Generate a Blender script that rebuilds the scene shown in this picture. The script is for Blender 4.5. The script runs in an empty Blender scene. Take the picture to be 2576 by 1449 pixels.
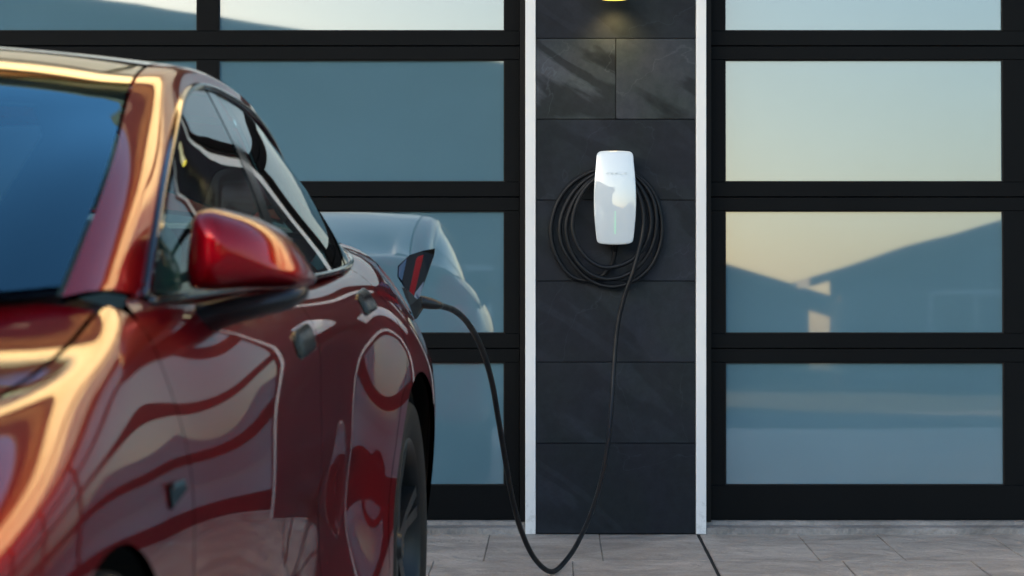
import bpy, bmesh, math, random
import numpy as np
from mathutils import Vector, Matrix, noise
from mathutils.geometry import delaunay_2d_cdt

random.seed(7)
R = math.radians
PI = math.pi
scene = bpy.context.scene
COL = scene.collection

# ------------------------------------------------------------------ camera
FPX = 5387.0            # focal length in pixels of a 2576 px wide frame
D = 8.04                # camera to pillar face
H = 1.05                # camera height
cam_d = bpy.data.cameras.new("camera")
cam = bpy.data.objects.new("camera", cam_d)
COL.objects.link(cam)
cam.location = (0, -D, H)
cam.rotation_euler = (R(90), 0, 0)
cam_d.sensor_width = 36.0
cam_d.lens = FPX / 2576 * 36.0
cam_d.shift_x = -(1400 - 1288) / 2576
cam_d.shift_y = -(724.5 - 640) / 2576
cam_d.clip_start = 0.05
cam_d.clip_end = 6000
cam_d.dof.use_dof = True
cam_d.dof.focus_distance = 7.9
cam_d.dof.aperture_fstop = 6.3
scene.camera = cam

# ------------------------------------------------------------------ world and sun
SUN_EL, SUN_AZ = R(8.2), R(-145.0)          # azimuth from +Y towards +X
world = bpy.data.worlds.new("World")
scene.world = world
world.use_nodes = True
wn = world.node_tree.nodes
wl = world.node_tree.links
wn.clear()
w_out = wn.new("ShaderNodeOutputWorld")
w_bg = wn.new("ShaderNodeBackground")
w_sky = wn.new("ShaderNodeTexSky")
w_sky.sky_type = 'NISHITA'
w_sky.sun_disc = False
w_sky.sun_elevation = SUN_EL
w_sky.sun_rotation = SUN_AZ % (2 * PI)
w_sky.altitude = 0
w_sky.air_density = 1.0
w_sky.dust_density = 2.0
w_sky.ozone_density = 2.3
w_bg.inputs[1].default_value = 0.15
wl.new(w_sky.outputs[0], w_bg.inputs[0])
wl.new(w_bg.outputs[0], w_out.inputs[0])

sun_d = bpy.data.lights.new("sun", 'SUN')
sun = bpy.data.objects.new("sun", sun_d)
COL.objects.link(sun)
sdir = Vector((math.sin(SUN_AZ) * math.cos(SUN_EL), math.cos(SUN_AZ) * math.cos(SUN_EL), math.sin(SUN_EL)))
sun.rotation_euler = (-sdir).to_track_quat('-Z', 'Y').to_euler()
sun_d.energy = 5.0
sun_d.angle = R(0.5)
sun_d.color = (1.0, 0.70, 0.36)

scene.view_settings.view_transform = 'Standard'
scene.view_settings.look = 'None'
scene.view_settings.gamma = 1
scene.view_settings.use_curve_mapping = False
scene.view_settings.exposure = 2.3

scene.cycles.max_bounces = 8
scene.cycles.transparent_max_bounces = 12

# ------------------------------------------------------------------ materials
def new_mat(name):
    m = bpy.data.materials.new(name)
    m.use_nodes = True
    b = m.node_tree.nodes["Principled BSDF"]
    return m, m.node_tree.nodes, m.node_tree.links, b

def simple(name, col, rough=0.5, metal=0.0, coat=0.0, spec=0.5, ior=1.5, bump=0.0, bscale=60.0, var=0.0, vscale=4.0, rvar=0.0):
    m, n, l, b = new_mat(name)
    b.inputs["Base Color"].default_value = (*col, 1)
    b.inputs["Roughness"].default_value = rough
    b.inputs["Metallic"].default_value = metal
    b.inputs["Coat Weight"].default_value = coat
    b.inputs["Coat Roughness"].default_value = 0.03
    b.inputs["Specular IOR Level"].default_value = spec
    b.inputs["IOR"].default_value = ior
    tc = n.new("ShaderNodeTexCoord")
    if bump > 0:
        t = n.new("ShaderNodeTexNoise"); t.inputs["Scale"].default_value = bscale; t.inputs["Detail"].default_value = 4
        l.new(tc.outputs["Object"], t.inputs["Vector"])
        bp = n.new("ShaderNodeBump"); bp.inputs["Strength"].default_value = bump; bp.inputs["Distance"].default_value = 0.002
        l.new(t.outputs["Fac"], bp.inputs["Height"]); l.new(bp.outputs[0], b.inputs["Normal"])
    if var > 0 or rvar > 0:
        t = n.new("ShaderNodeTexNoise"); t.inputs["Scale"].default_value = vscale; t.inputs["Detail"].default_value = 6
        l.new(tc.outputs["Object"], t.inputs["Vector"])
        if var > 0:
            r = n.new("ShaderNodeMapRange")
            r.inputs["To Min"].default_value = 1 - var; r.inputs["To Max"].default_value = 1 + var
            r.inputs["From Min"].default_value = .3; r.inputs["From Max"].default_value = .7
            l.new(t.outputs["Fac"], r.inputs["Value"])
            mx = n.new("ShaderNodeVectorMath"); mx.operation = 'SCALE'
            mx.inputs[0].default_value = col
            l.new(r.outputs[0], mx.inputs["Scale"]); l.new(mx.outputs[0], b.inputs["Base Color"])
        if rvar > 0:
            r = n.new("ShaderNodeMapRange")
            r.inputs["To Min"].default_value = rough - rvar; r.inputs["To Max"].default_value = rough + rvar
            r.inputs["From Min"].default_value = .3; r.inputs["From Max"].default_value = .7
            l.new(t.outputs["Fac"], r.inputs["Value"]); l.new(r.outputs[0], b.inputs["Roughness"])
    return m

def emit(name, col, strength):
    m, n, l, b = new_mat(name)
    b.inputs["Base Color"].default_value = (*col, 1)
    b.inputs["Emission Color"].default_value = (*col, 1)
    b.inputs["Emission Strength"].default_value = strength
    return m

M = {}
M['frame'] = simple('black_aluminium', (.003, .0037, .0044), .55, spec=.07, var=.12, vscale=2.5, bump=.04, bscale=300)
M['jamb'] = simple('black_jamb_paint', (.003, .003, .0033), .5, spec=.15)
M['trim'] = simple('white_trim_paint', (.63, .635, .63), .38, var=.035, vscale=3, bump=.05, bscale=120)
def trim_dirt(m):
    n = m.node_tree.nodes; l = m.node_tree.links; b = n["Principled BSDF"]
    geo = n.new("ShaderNodeNewGeometry"); sp = n.new("ShaderNodeSeparateXYZ"); l.new(geo.outputs["Position"], sp.inputs[0])
    t = n.new("ShaderNodeTexNoise"); t.inputs["Scale"].default_value = 38; t.inputs["Detail"].default_value = 8; t.inputs["Roughness"].default_value = .75
    l.new(geo.outputs["Position"], t.inputs["Vector"])
    r = n.new("ShaderNodeMapRange"); r.inputs["From Max"].default_value = .55; r.inputs["To Min"].default_value = .50; r.inputs["To Max"].default_value = .74
    l.new(sp.outputs["Z"], r.inputs["Value"])
    g = n.new("ShaderNodeMath"); g.operation = 'SUBTRACT'; l.new(t.outputs["Fac"], g.inputs[0]); l.new(r.outputs[0], g.inputs[1])
    k = n.new("ShaderNodeMapRange"); k.inputs["From Max"].default_value = .06; k.inputs["To Max"].default_value = .22
    l.new(g.outputs[0], k.inputs["Value"])
    src = b.inputs["Base Color"].links[0].from_socket
    mx = n.new("ShaderNodeMix"); mx.data_type = 'RGBA'; l.new(k.outputs[0], mx.inputs[0]); l.new(src, mx.inputs[6]); mx.inputs[7].default_value = (.22, .20, .17, 1)
    l.new(mx.outputs[2], b.inputs["Base Color"])
trim_dirt(M['trim'])
M['rubber'] = simple('black_rubber', (.006, .006, .006), .7, spec=.3)
M['cable'] = simple('cable_rubber', (.0055, .0065, .0085), .45, spec=.22, rvar=.1, vscale=20, bump=.05, bscale=200)
M['blackgloss'] = simple('black_gloss', (.004, .004, .005), .08, spec=.5, coat=.3)
M['flapblack'] = simple('flap_black', (.003, .003, .0035), .2, spec=.12)
M['blacksatin'] = simple('black_satin_plastic', (.008, .008, .009), .38, spec=.4, bump=.05, bscale=400)
M['chrome'] = simple('dark_chrome', (.28, .27, .26), .12, metal=1.0)
M['darkmetal'] = simple('dark_wheel_metal', (.018, .019, .02), .38, metal=.6)
M['stucco'] = simple('warm_stucco', (.84, .78, .60), .85, var=.08, vscale=1.5, bump=.3, bscale=80)
M['charger_body'] = simple('charger_grey_plastic', (.55, .57, .58), .4)
M['seat'] = simple('white_seat_leather', (.70, .72, .70), .5, bump=.05, bscale=200)
M['interior'] = simple('black_interior', (.012, .013, .013), .7)
M['redlens'] = simple('red_lens', (.22, .001, .002), .25, spec=.1)
M['lens_sheen'] = simple('dark_lens_and_sheen', (.01, .03, .06), .1, coat=.5)  # dark lens colour, also used for the reflection painted on the charge flap
M['soffit'] = simple('soffit_wood', (.42, .25, .12), .6, var=.2, vscale=8)
M['roof'] = simple('roof_shingle', (.06, .06, .065), .8, var=.3, vscale=6, bump=.4, bscale=20)
M['housewall'] = simple('house_wall_render', (.075, .078, .075), .85, var=.08, vscale=.6, bump=.2, bscale=40)
M['housetrim'] = simple('house_trim', (.5, .5, .5), .6)
M['housewindow'] = simple('house_window_glass', (.02, .03, .035), .05)
M['disc'] = simple('brake_disc_steel', (.25, .25, .25), .35, metal=1)
M['lamp_metal'] = simple('lamp_dark_metal', (.03, .028, .025), .4, metal=.7)
M['letter'] = simple('pale_grey_print', (.54, .59, .61), .3)
M['led'] = emit('green_led', (.30, .90, .48), .13)
M['lampglow'] = emit('lamp_glow', (1.0, .80, .10), .35)
M['ground'] = simple('dry_ground', (.028, .034, .018), .95, spec=.1, var=.15, vscale=.4, bump=.3, bscale=30)
M['asphalt'] = simple('street_asphalt', (.05, .05, .052), .9, var=.2, vscale=1, bump=.3, bscale=60)

# glossy charger faceplate
M['faceplate'] = simple('white_glass_faceplate', (.50, .55, .575), .3, coat=1.0)
M['faceplate'].node_tree.nodes["Principled BSDF"].inputs["Coat Roughness"].default_value = 0.012
M["faceplate"].node_tree.nodes["Principled BSDF"].inputs["Coat IOR"].default_value = 1.8

# textured lamp glass
def m_lampglass():
    m, n, l, b = new_mat('hammered_lamp_glass')
    b.inputs["Base Color"].default_value = (.35, .33, .22, 1)
    b.inputs["Roughness"].default_value = .25
    tc = n.new("ShaderNodeTexCoord"); v = n.new("ShaderNodeTexVoronoi"); v.inputs["Scale"].default_value = 120
    l.new(tc.outputs["Object"], v.inputs["Vector"])
    r = n.new("ShaderNodeMapRange"); r.inputs["To Min"].default_value = .35; r.inputs["To Max"].default_value = .04
    l.new(v.outputs["Distance"], r.inputs["Value"])
    b.inputs["Emission Color"].default_value = (.8, .75, .4, 1)
    l.new(r.outputs[0], b.inputs["Emission Strength"])
    bp = n.new("ShaderNodeBump"); bp.inputs["Strength"].default_value = .6
    l.new(v.outputs["Distance"], bp.inputs["Height"]); l.new(bp.outputs[0], b.inputs["Normal"])
    return m
M['lampglass'] = m_lampglass()

# garage door glass: back-painted satin body with a strong clear front reflection
def m_pane():
    m, n, l, b = new_mat('tinted_door_glass')
    tc = n.new("ShaderNodeTexCoord")
    t = n.new("ShaderNodeTexNoise"); t.inputs["Scale"].default_value = 1.6; t.inputs["Detail"].default_value = 3
    l.new(tc.outputs["Object"], t.inputs["Vector"])
    cr = n.new("ShaderNodeValToRGB")
    cr.color_ramp.elements[0].position = .3; cr.color_ramp.elements[0].color = (.072, .145, .185, 1)
    cr.color_ramp.elements[1].position = .7; cr.color_ramp.elements[1].color = (.084, .165, .212, 1)
    l.new(t.outputs["Fac"], cr.inputs[0]); l.new(cr.outputs[0], b.inputs["Base Color"])
    b.inputs["Roughness"].default_value = .02
    b.inputs["IOR"].default_value = 2.15
    b.inputs["Specular IOR Level"].default_value = .5
    # slight roller-wave of toughened glass
    w = n.new("ShaderNodeTexNoise"); w.inputs["Scale"].default_value = 2.2; w.inputs["Detail"].default_value = 1
    l.new(tc.outputs["Object"], w.inputs["Vector"])
    bp = n.new("ShaderNodeBump"); bp.inputs["Strength"].default_value = .25; bp.inputs["Distance"].default_value = .0012
    l.new(w.outputs["Fac"], bp.inputs["Height"]); l.new(bp.outputs[0], b.inputs["Normal"])
    return m
M['pane'] = m_pane()

def m_paint():
    m, n, l, b = new_mat('deep_red_car_paint')
    tc = n.new("ShaderNodeTexCoord")
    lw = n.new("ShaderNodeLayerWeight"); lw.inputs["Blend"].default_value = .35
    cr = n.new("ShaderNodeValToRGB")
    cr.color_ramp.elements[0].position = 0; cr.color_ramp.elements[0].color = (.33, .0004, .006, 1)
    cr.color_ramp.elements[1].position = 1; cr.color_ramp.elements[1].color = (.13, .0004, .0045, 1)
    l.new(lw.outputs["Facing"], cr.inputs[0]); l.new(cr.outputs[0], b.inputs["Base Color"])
    b.inputs["Metallic"].default_value = .6
    b.inputs["Roughness"].default_value = .34
    b.inputs["Specular IOR Level"].default_value = .1
    b.inputs["Specular Tint"].default_value = (.22, .006, .012, 1)
    b.inputs["Coat Weight"].default_value = .78
    b.inputs["Coat IOR"].default_value = 1.45
    b.inputs["Coat Roughness"].default_value = .012
    return m
M['paint'] = m_paint()

def m_glass(name, tint, tr=1.0, ior=1.5, gl=(1, 1, 1)):
    m = bpy.data.materials.new(name); m.use_nodes = True
    n = m.node_tree.nodes; l = m.node_tree.links; n.clear()
    o = n.new("ShaderNodeOutputMaterial")
    t = n.new("ShaderNodeBsdfTransparent"); t.inputs[0].default_value = (*tint, 1)
    g = n.new("ShaderNodeBsdfGlossy"); g.inputs["Roughness"].default_value = 0.01; g.inputs[0].default_value = (*gl, 1)
    f = n.new("ShaderNodeFresnel"); f.inputs[0].default_value = ior
    mx = n.new("ShaderNodeMixShader")
    l.new(f.outputs[0], mx.inputs[0]); l.new(t.outputs[0], mx.inputs[1]); l.new(g.outputs[0], mx.inputs[2])
    l.new(mx.outputs[0], o.inputs[0])
    return m
M['sideglass'] = m_glass('green_tinted_side_glass', (.20, .34, .30), ior=1.55)
M['windglass'] = m_glass('blue_tinted_windscreen', (.55, .70, .74), ior=1.75, gl=(.42, .82, 1.0))
M['roofglass'] = m_glass('dark_roof_glass', (.12, .14, .15), ior=1.7)
M['frit'] = simple('windscreen_frit', (.003, .004, .006), .15)

def m_slate(name, base, contrast, seed):
    m, n, l, b = new_mat(name)
    tc = n.new("ShaderNodeTexCoord"); oi = n.new("ShaderNodeObjectInfo")
    add = n.new("ShaderNodeVectorMath"); add.operation = 'ADD'
    sc = n.new("ShaderNodeVectorMath"); sc.operation = 'SCALE'; sc.inputs[0].default_value = (31, 17, 23)
    l.new(oi.outputs["Random"], sc.inputs["Scale"])
    l.new(tc.outputs["Object"], add.inputs[0]); l.new(sc.outputs[0], add.inputs[1])
    # cleft layers: sharply bounded plateaus
    t1 = n.new("ShaderNodeTexNoise"); t1.inputs["Scale"].default_value = 1.9; t1.inputs["Detail"].default_value = 6; t1.inputs["Roughness"].default_value = .42; t1.inputs["Distortion"].default_value = .5
    mp = n.new("ShaderNodeMapping"); mp.inputs["Rotation"].default_value = (0, R(38 + seed), 0); mp.inputs["Scale"].default_value = (2.4, 1, .62); mp.vector_type = 'TEXTURE'
    l.new(add.outputs[0], mp.inputs[0]); l.new(mp.outputs[0], t1.inputs["Vector"])
    c1 = n.new("ShaderNodeValToRGB"); c1.color_ramp.interpolation = 'LINEAR'
    els = c1.color_ramp.elements
    els[0].position = .44; els[0].color = (0, 0, 0, 1)
    els[1].position = .458; els[1].color = (.55, .55, .55, 1)
    e = els.new(.51); e.color = (.6, .6, .6, 1)
    e = els.new(.525); e.color = (.15, .15, .15, 1)
    e = els.new(.575); e.color = (.2, .2, .2, 1)
    e = els.new(.595); e.color = (1, 1, 1, 1)
    l.new(t1.outputs["Fac"], c1.inputs[0])
    # fine mottling
    t2 = n.new("ShaderNodeTexNoise"); t2.inputs["Scale"].default_value = 26; t2.inputs["Detail"].default_value = 10; t2.inputs["Roughness"].default_value = .75
    l.new(add.outputs[0], t2.inputs["Vector"])
    # soft hue drift
    t3 = n.new("ShaderNodeTexNoise"); t3.inputs["Scale"].default_value = 5; t3.inputs["Detail"].default_value = 3
    l.new(add.outputs[0], t3.inputs["Vector"])
    hue = n.new("ShaderNodeMix"); hue.data_type = 'RGBA'
    hue.inputs[6].default_value = (base[0] * .95, base[1] * 1.01, base[2] * .97, 1)
    hue.inputs[7].default_value = (base[0] * 1.02, base[1] * .98, base[2] * 1.08, 1)
    hr = n.new("ShaderNodeMapRange"); hr.inputs["From Min"].default_value = .38; hr.inputs["From Max"].default_value = .62
    l.new(t3.outputs["Fac"], hr.inputs["Value"]); l.new(hr.outputs[0], hue.inputs[0])
    # value factor
    a = n.new("ShaderNodeMath"); a.operation = 'MULTIPLY_ADD'; a.inputs[1].default_value = contrast; a.inputs[2].default_value = 1 - contrast * .4
    l.new(c1.outputs[0], a.inputs[0])
    q = n.new("ShaderNodeMapRange"); q.inputs["From Min"].default_value = .35; q.inputs["From Max"].default_value = .7; q.inputs["To Min"].default_value = .82; q.inputs["To Max"].default_value = 1.22
    l.new(t2.outputs["Fac"], q.inputs["Value"])
    mu = n.new("ShaderNodeMath"); mu.operation = 'MULTIPLY'; l.new(a.outputs[0], mu.inputs[0]); l.new(q.outputs[0], mu.inputs[1])
    # pale hairline veins
    vn = n.new("ShaderNodeTexNoise"); vn.inputs["Scale"].default_value = 1.7; vn.inputs["Detail"].default_value = 6; vn.inputs["Distortion"].default_value = .5
    l.new(add.outputs[0], vn.inputs["Vector"])
    va = n.new("ShaderNodeMath"); va.operation = 'SUBTRACT'; va.inputs[1].default_value = .5; l.new(vn.outputs["Fac"], va.inputs[0])
    vb = n.new("ShaderNodeMath"); vb.operation = 'ABSOLUTE'; l.new(va.outputs[0], vb.inputs[0])
    vr = n.new("ShaderNodeMapRange"); vr.inputs["From Min"].default_value = 0; vr.inputs["From Max"].default_value = .0035; vr.inputs["To Min"].default_value = .5; vr.inputs["To Max"].default_value = 0
    l.new(vb.outputs[0], vr.inputs["Value"])
    m2 = n.new("ShaderNodeMath"); m2.operation = 'ADD'; l.new(mu.outputs[0], m2.inputs[0]); l.new(vr.outputs[0], m2.inputs[1])
    s2 = n.new("ShaderNodeVectorMath"); s2.operation = 'SCALE'
    l.new(hue.outputs[2], s2.inputs[0]); l.new(m2.outputs[0], s2.inputs["Scale"]); l.new(s2.outputs[0], b.inputs["Base Color"])
    b.inputs["Roughness"].default_value = .55
    b.inputs["Specular IOR Level"].default_value = .12
    hsum = n.new("ShaderNodeMath"); hsum.operation = 'MULTIPLY_ADD'; hsum.inputs[1].default_value = .35; l.new(t2.outputs["Fac"], hsum.inputs[0]); l.new(c1.outputs[0], hsum.inputs[2])
    bp = n.new("ShaderNodeBump"); bp.inputs["Strength"].default_value = .3; bp.inputs["Distance"].default_value = .0015
    l.new(hsum.outputs[0], bp.inputs["Height"]); l.new(bp.outputs[0], b.inputs["Normal"])
    return m
M['slate'] = m_slate('dark_slate', (.0125, .0155, .0195), .45, 0)
M['slate_cleft'] = m_slate('cleft_slate', (.0245, .029, .032), 1.5, 2)

def m_concrete(name, base):
    m, n, l, b = new_mat(name)
    tc = n.new("ShaderNodeTexCoord"); oi = n.new("ShaderNodeObjectInfo"); geo = n.new("ShaderNodeNewGeometry")
    mp = n.new("ShaderNodeMapping"); mp.inputs["Scale"].default_value = (.85, 1.15, 1); mp.inputs["Rotation"].default_value = (0, 0, .5)
    l.new(geo.outputs["Position"], mp.inputs[0])
    t1 = n.new("ShaderNodeTexNoise"); t1.inputs["Scale"].default_value = 3.5; t1.inputs["Detail"].default_value = 10; t1.inputs["Roughness"].default_value = .68; t1.inputs["Distortion"].default_value = 1.0
    l.new(mp.outputs[0], t1.inputs["Vector"])
    t2 = n.new("ShaderNodeTexNoise"); t2.inputs["Scale"].default_value = 90; t2.inputs["Detail"].default_value = 6
    l.new(geo.outputs["Position"], t2.inputs["Vector"])
    r1 = n.new("ShaderNodeMapRange"); r1.inputs["From Min"].default_value = .32; r1.inputs["From Max"].default_value = .68; r1.inputs["To Min"].default_value = .62; r1.inputs["To Max"].default_value = 1.34
    l.new(t1.outputs["Fac"], r1.inputs["Value"])
    r2 = n.new("ShaderNodeMapRange"); r2.inputs["From Min"].default_value = .3; r2.inputs["From Max"].default_value = .7; r2.inputs["To Min"].default_value = .88; r2.inputs["To Max"].default_value = 1.1
    l.new(t2.outputs["Fac"], r2.inputs["Value"])
    r3 = n.new("ShaderNodeMapRange"); r3.inputs["To Min"].default_value = .92; r3.inputs["To Max"].default_value = 1.08
    l.new(oi.outputs["Random"], r3.inputs["Value"])
    a = n.new("ShaderNodeMath"); a.operation = 'MULTIPLY'; l.new(r1.outputs[0], a.inputs[0]); l.new(r2.outputs[0], a.inputs[1])
    c = n.new("ShaderNodeMath"); c.operation = 'MULTIPLY'; l.new(a.outputs[0], c.inputs[0]); l.new(r3.outputs[0], c.inputs[1])
    s = n.new("ShaderNodeVectorMath"); s.operation = 'SCALE'; s.inputs[0].default_value = base
    l.new(c.outputs[0], s.inputs["Scale"]); l.new(s.outputs[0], b.inputs["Base Color"])
    b.inputs["Roughness"].default_value = .62
    b.inputs["Specular IOR Level"].default_value = .4
    # stamped texture: ridges
    t3 = n.new("ShaderNodeTexNoise"); t3.inputs["Scale"].default_value = 7; t3.inputs["Detail"].default_value = 7; t3.inputs["Distortion"].default_value = 2.2
    l.new(mp.outputs[0], t3.inputs["Vector"])
    hs = n.new("ShaderNodeMath"); hs.operation = 'MULTIPLY_ADD'; hs.inputs[1].default_value = .12; l.new(t2.outputs["Fac"], hs.inputs[0]); l.new(t3.outputs["Fac"], hs.inputs[2])
    bp = n.new("ShaderNodeBump"); bp.inputs["Strength"].default_value = .9; bp.inputs["Distance"].default_value = .022
    l.new(hs.outputs[0], bp.inputs["Height"]); l.new(bp.outputs[0], b.inputs["Normal"])
    return m
M['slab'] = m_concrete('stamped_concrete', (.36, .31, .262))
M['kerb'] = m_concrete('threshold_concrete', (.21, .195, .18))
M['joint'] = simple('joint_dirt', (.16, .15, .14), .9, var=.3, vscale=30)
M['darkjoint'] = simple('dark_control_joint', (.012, .012, .013), .9)

# ------------------------------------------------------------------ helpers
def link(o, parent=None):
    COL.objects.link(o)
    if parent is not None:
        o.parent = parent
    return o

def mesh_from(name, verts, faces, mat, parent=None, smooth=False, loc=None):
    me = bpy.data.meshes.new(name)
    me.from_pydata([tuple(v) for v in verts], [], [tuple(f) for f in faces])
    me.materials.append(mat)
    if smooth:
        me.polygons.foreach_set("use_smooth", [True] * len(me.polygons))
    me.update()
    o = bpy.data.objects.new(name, me)
    if loc is not None:
        o.location = loc
    return link(o, parent)

def bm_obj(name, bm, mat, parent=None, smooth=False, sharp=None):
    me = bpy.data.meshes.new(name)
    bmesh.ops.recalc_face_normals(bm, faces=bm.faces)
    bm.to_mesh(me); bm.free()
    me.materials.append(mat)
    if smooth:
        me.polygons.foreach_set("use_smooth", [True] * len(me.polygons))
        if sharp is not None:
            me.set_sharp_from_angle(angle=R(sharp))
    o = bpy.data.objects.new(name, me)
    return link(o, parent)

def tag(o, label=None, cat=None, group=None, kind=None):
    if label: o['label'] = label
    if cat: o['category'] = cat
    if group: o['group'] = group
    if kind: o['kind'] = kind
    return o

def thing(name, label, cat, loc=(0, 0, 0), rot=(0, 0, 0), group=None):
    o = bpy.data.objects.new(name, None)
    o.empty_display_size = .1
    o.location = loc; o.rotation_euler = rot
    COL.objects.link(o)
    return tag(o, label, cat, group)

def bm_box(bm, lo, hi, bevel=0.0):
    lo = Vector(lo); hi = Vector(hi)
    g = bmesh.ops.create_cube(bm, size=1.0)
    vs = g['verts']
    for v in vs:
        v.co = Vector([(lo[i] + hi[i]) / 2 + v.co[i] * (hi[i] - lo[i]) for i in range(3)])
    if bevel > 0:
        es = list({e for v in vs for e in v.link_edges})
        bmesh.ops.bevel(bm, geom=es, offset=bevel, segments=1, affect='EDGES', profile=.5)
    return vs

def box(name, lo, hi, mat, parent=None, bevel=0.0):
    bm = bmesh.new()
    bm_box(bm, lo, hi, bevel)
    return bm_obj(name, bm, mat, parent)

def tube_geo(pts, rad, n=12, cap=True):
    P = [Vector(p) for p in pts]
    rads = rad if hasattr(rad, '__len__') else [rad] * len(P)
    T = []
    for i in range(len(P)):
        t = (P[min(i + 1, len(P) - 1)] - P[max(i - 1, 0)]).normalized(); T.append(t)
    up = Vector((0, 1, 0))
    if abs(T[0].dot(up)) > .9: up = Vector((1, 0, 0))
    nrm = (up - T[0] * up.dot(T[0])).normalized()
    V, F = [], []
    for i, p in enumerate(P):
        if i:
            q = T[i - 1].rotation_difference(T[i]); nrm = (q @ nrm)
            nrm = (nrm - T[i] * nrm.dot(T[i])).normalized()
        bi = T[i].cross(nrm)
        for k in range(n):
            a = 2 * PI * k / n
            V.append(p + (nrm * math.cos(a) + bi * math.sin(a)) * rads[i])
    for i in range(len(P) - 1):
        for k in range(n):
            a = i * n + k; b = i * n + (k + 1) % n
            F.append((a, b, b + n, a + n))
    if cap:
        F.append(tuple(reversed(range(n)))); F.append(tuple(range((len(P) - 1) * n, len(P) * n)))
    return V, F

def catmull(pts, per=8, closed=False):
    P = [Vector(p) for p in pts]; out = []
    n = len(P)
    rng = range(n if closed else n - 1)
    for i in rng:
        p0 = P[(i - 1) % n] if closed or i > 0 else P[0] * 2 - P[1]
        p1 = P[i]; p2 = P[(i + 1) % n]
        p3 = P[(i + 2) % n] if closed or i + 2 < n else P[-1] * 2 - P[-2]
        # centripetal
        d1 = max((p1 - p0).length ** .5, 1e-4); d2 = max((p2 - p1).length ** .5, 1e-4); d3 = max((p3 - p2).length ** .5, 1e-4)
        m1 = (p2 - p1) - ((p2 - p0) * (d2 / (d1 + d2))) + ((p1 - p0) * (d2 / d1))
        m2 = (p2 - p1) + ((p3 - p2) * (d2 / d3)) - ((p3 - p1) * (d2 / (d2 + d3)))
        for k in range(per):
            t = k / per
            out.append(p1 * (2 * t ** 3 - 3 * t * t + 1) + m1 * (t ** 3 - 2 * t * t + t) + p2 * (-2 * t ** 3 + 3 * t * t) + m2 * (t ** 3 - t * t))
    if not closed: out.append(P[-1])
    return out

def dome(name, outline, rings, mat, parent=None, back=True, sharp=40):
    """outline: list of (a,b); rings: list of (scale, offset) -> func maps (a,b,offset)->3D given by caller via closure in rings[2]"""
    fn = rings['map']; V, F = [], []
    n = len(outline)
    ca = sum(p[0] for p in outline) / n; cb = sum(p[1] for p in outline) / n
    for s, off in rings['r']:
        for a, b in outline:
            V.append(fn(ca + (a - ca) * s, cb + (b - cb) * s, off))
    m = len(rings['r'])
    for i in range(m - 1):
        for k in range(n):
            a = i * n + k; b = i * n + (k + 1) % n
            F.append((a, b, b + n, a + n))
    F.append(tuple(range((m - 1) * n, m * n)))
    if back: F.append(tuple(reversed(range(n))))
    bm = bmesh.new()
    bv = [bm.verts.new(v) for v in V]
    for f in F: bm.faces.new([bv[i] for i in f])
    big = [f for f in bm.faces if len(f.verts) > 4]
    return bm_obj(name, bm, mat, parent, smooth=True, sharp=sharp)

def rounded(poly, r=.01, seg=5):
    out = []
    n = len(poly)
    for i in range(n):
        p0 = Vector(poly[i - 1]); p1 = Vector(poly[i]); p2 = Vector(poly[(i + 1) % n])
        a = (p0 - p1); b = (p2 - p1)
        rr = min(r, a.length * .45, b.length * .45)
        pa = p1 + a.normalized() * rr; pb = p1 + b.normalized() * rr
        for k in range(seg + 1):
            t = k / seg
            out.append(tuple((pa * (1 - t) ** 2 + p1 * 2 * t * (1 - t) + pb * t * t)))
    return out

def zf(py, d=D): return H + (640 - py) * d / FPX
def xf(px, d=D): return (px - 1400) * d / FPX

# ------------------------------------------------------------------ ground
# one sheet out to the horizon, level near the garage, dipping gently towards the street
def ground_z(x, y):
    t = min(max((-y - 9.0) / 8.0, 0), 1)
    return -.012 - .35 * t * t * (3 - 2 * t)
gx = [-3000, -800, -200, -60, -30, -15, -8, -4, 0, 4, 8, 15, 30, 60, 200, 800, 3000]
gy = [60, 20, 5, .6, 0, -3, -6, -9, -10, -11, -12, -13, -14, -15, -16, -17, -20, -26, -40, -100, -400, -1500, -3000]
V = [(x, y, ground_z(x, y)) for y in gy for x in gx]
F = [(j * len(gx) + i, j * len(gx) + i + 1, (j + 1) * len(gx) + i + 1, (j + 1) * len(gx) + i) for j in range(len(gy) - 1) for i in range(len(gx) - 1)]
F = [tuple(reversed(f)) for f in F]
ground = mesh_from('ground', V, F, M['ground'], smooth=True)
tag(ground, kind='structure')
street = mesh_from('street', [(-300, -23, -.356), (300, -23, -.356), (300, -16.2, -.34), (-300, -16.2, -.34)], [(0, 1, 2, 3)], M['asphalt'])
tag(street, kind='structure')

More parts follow.
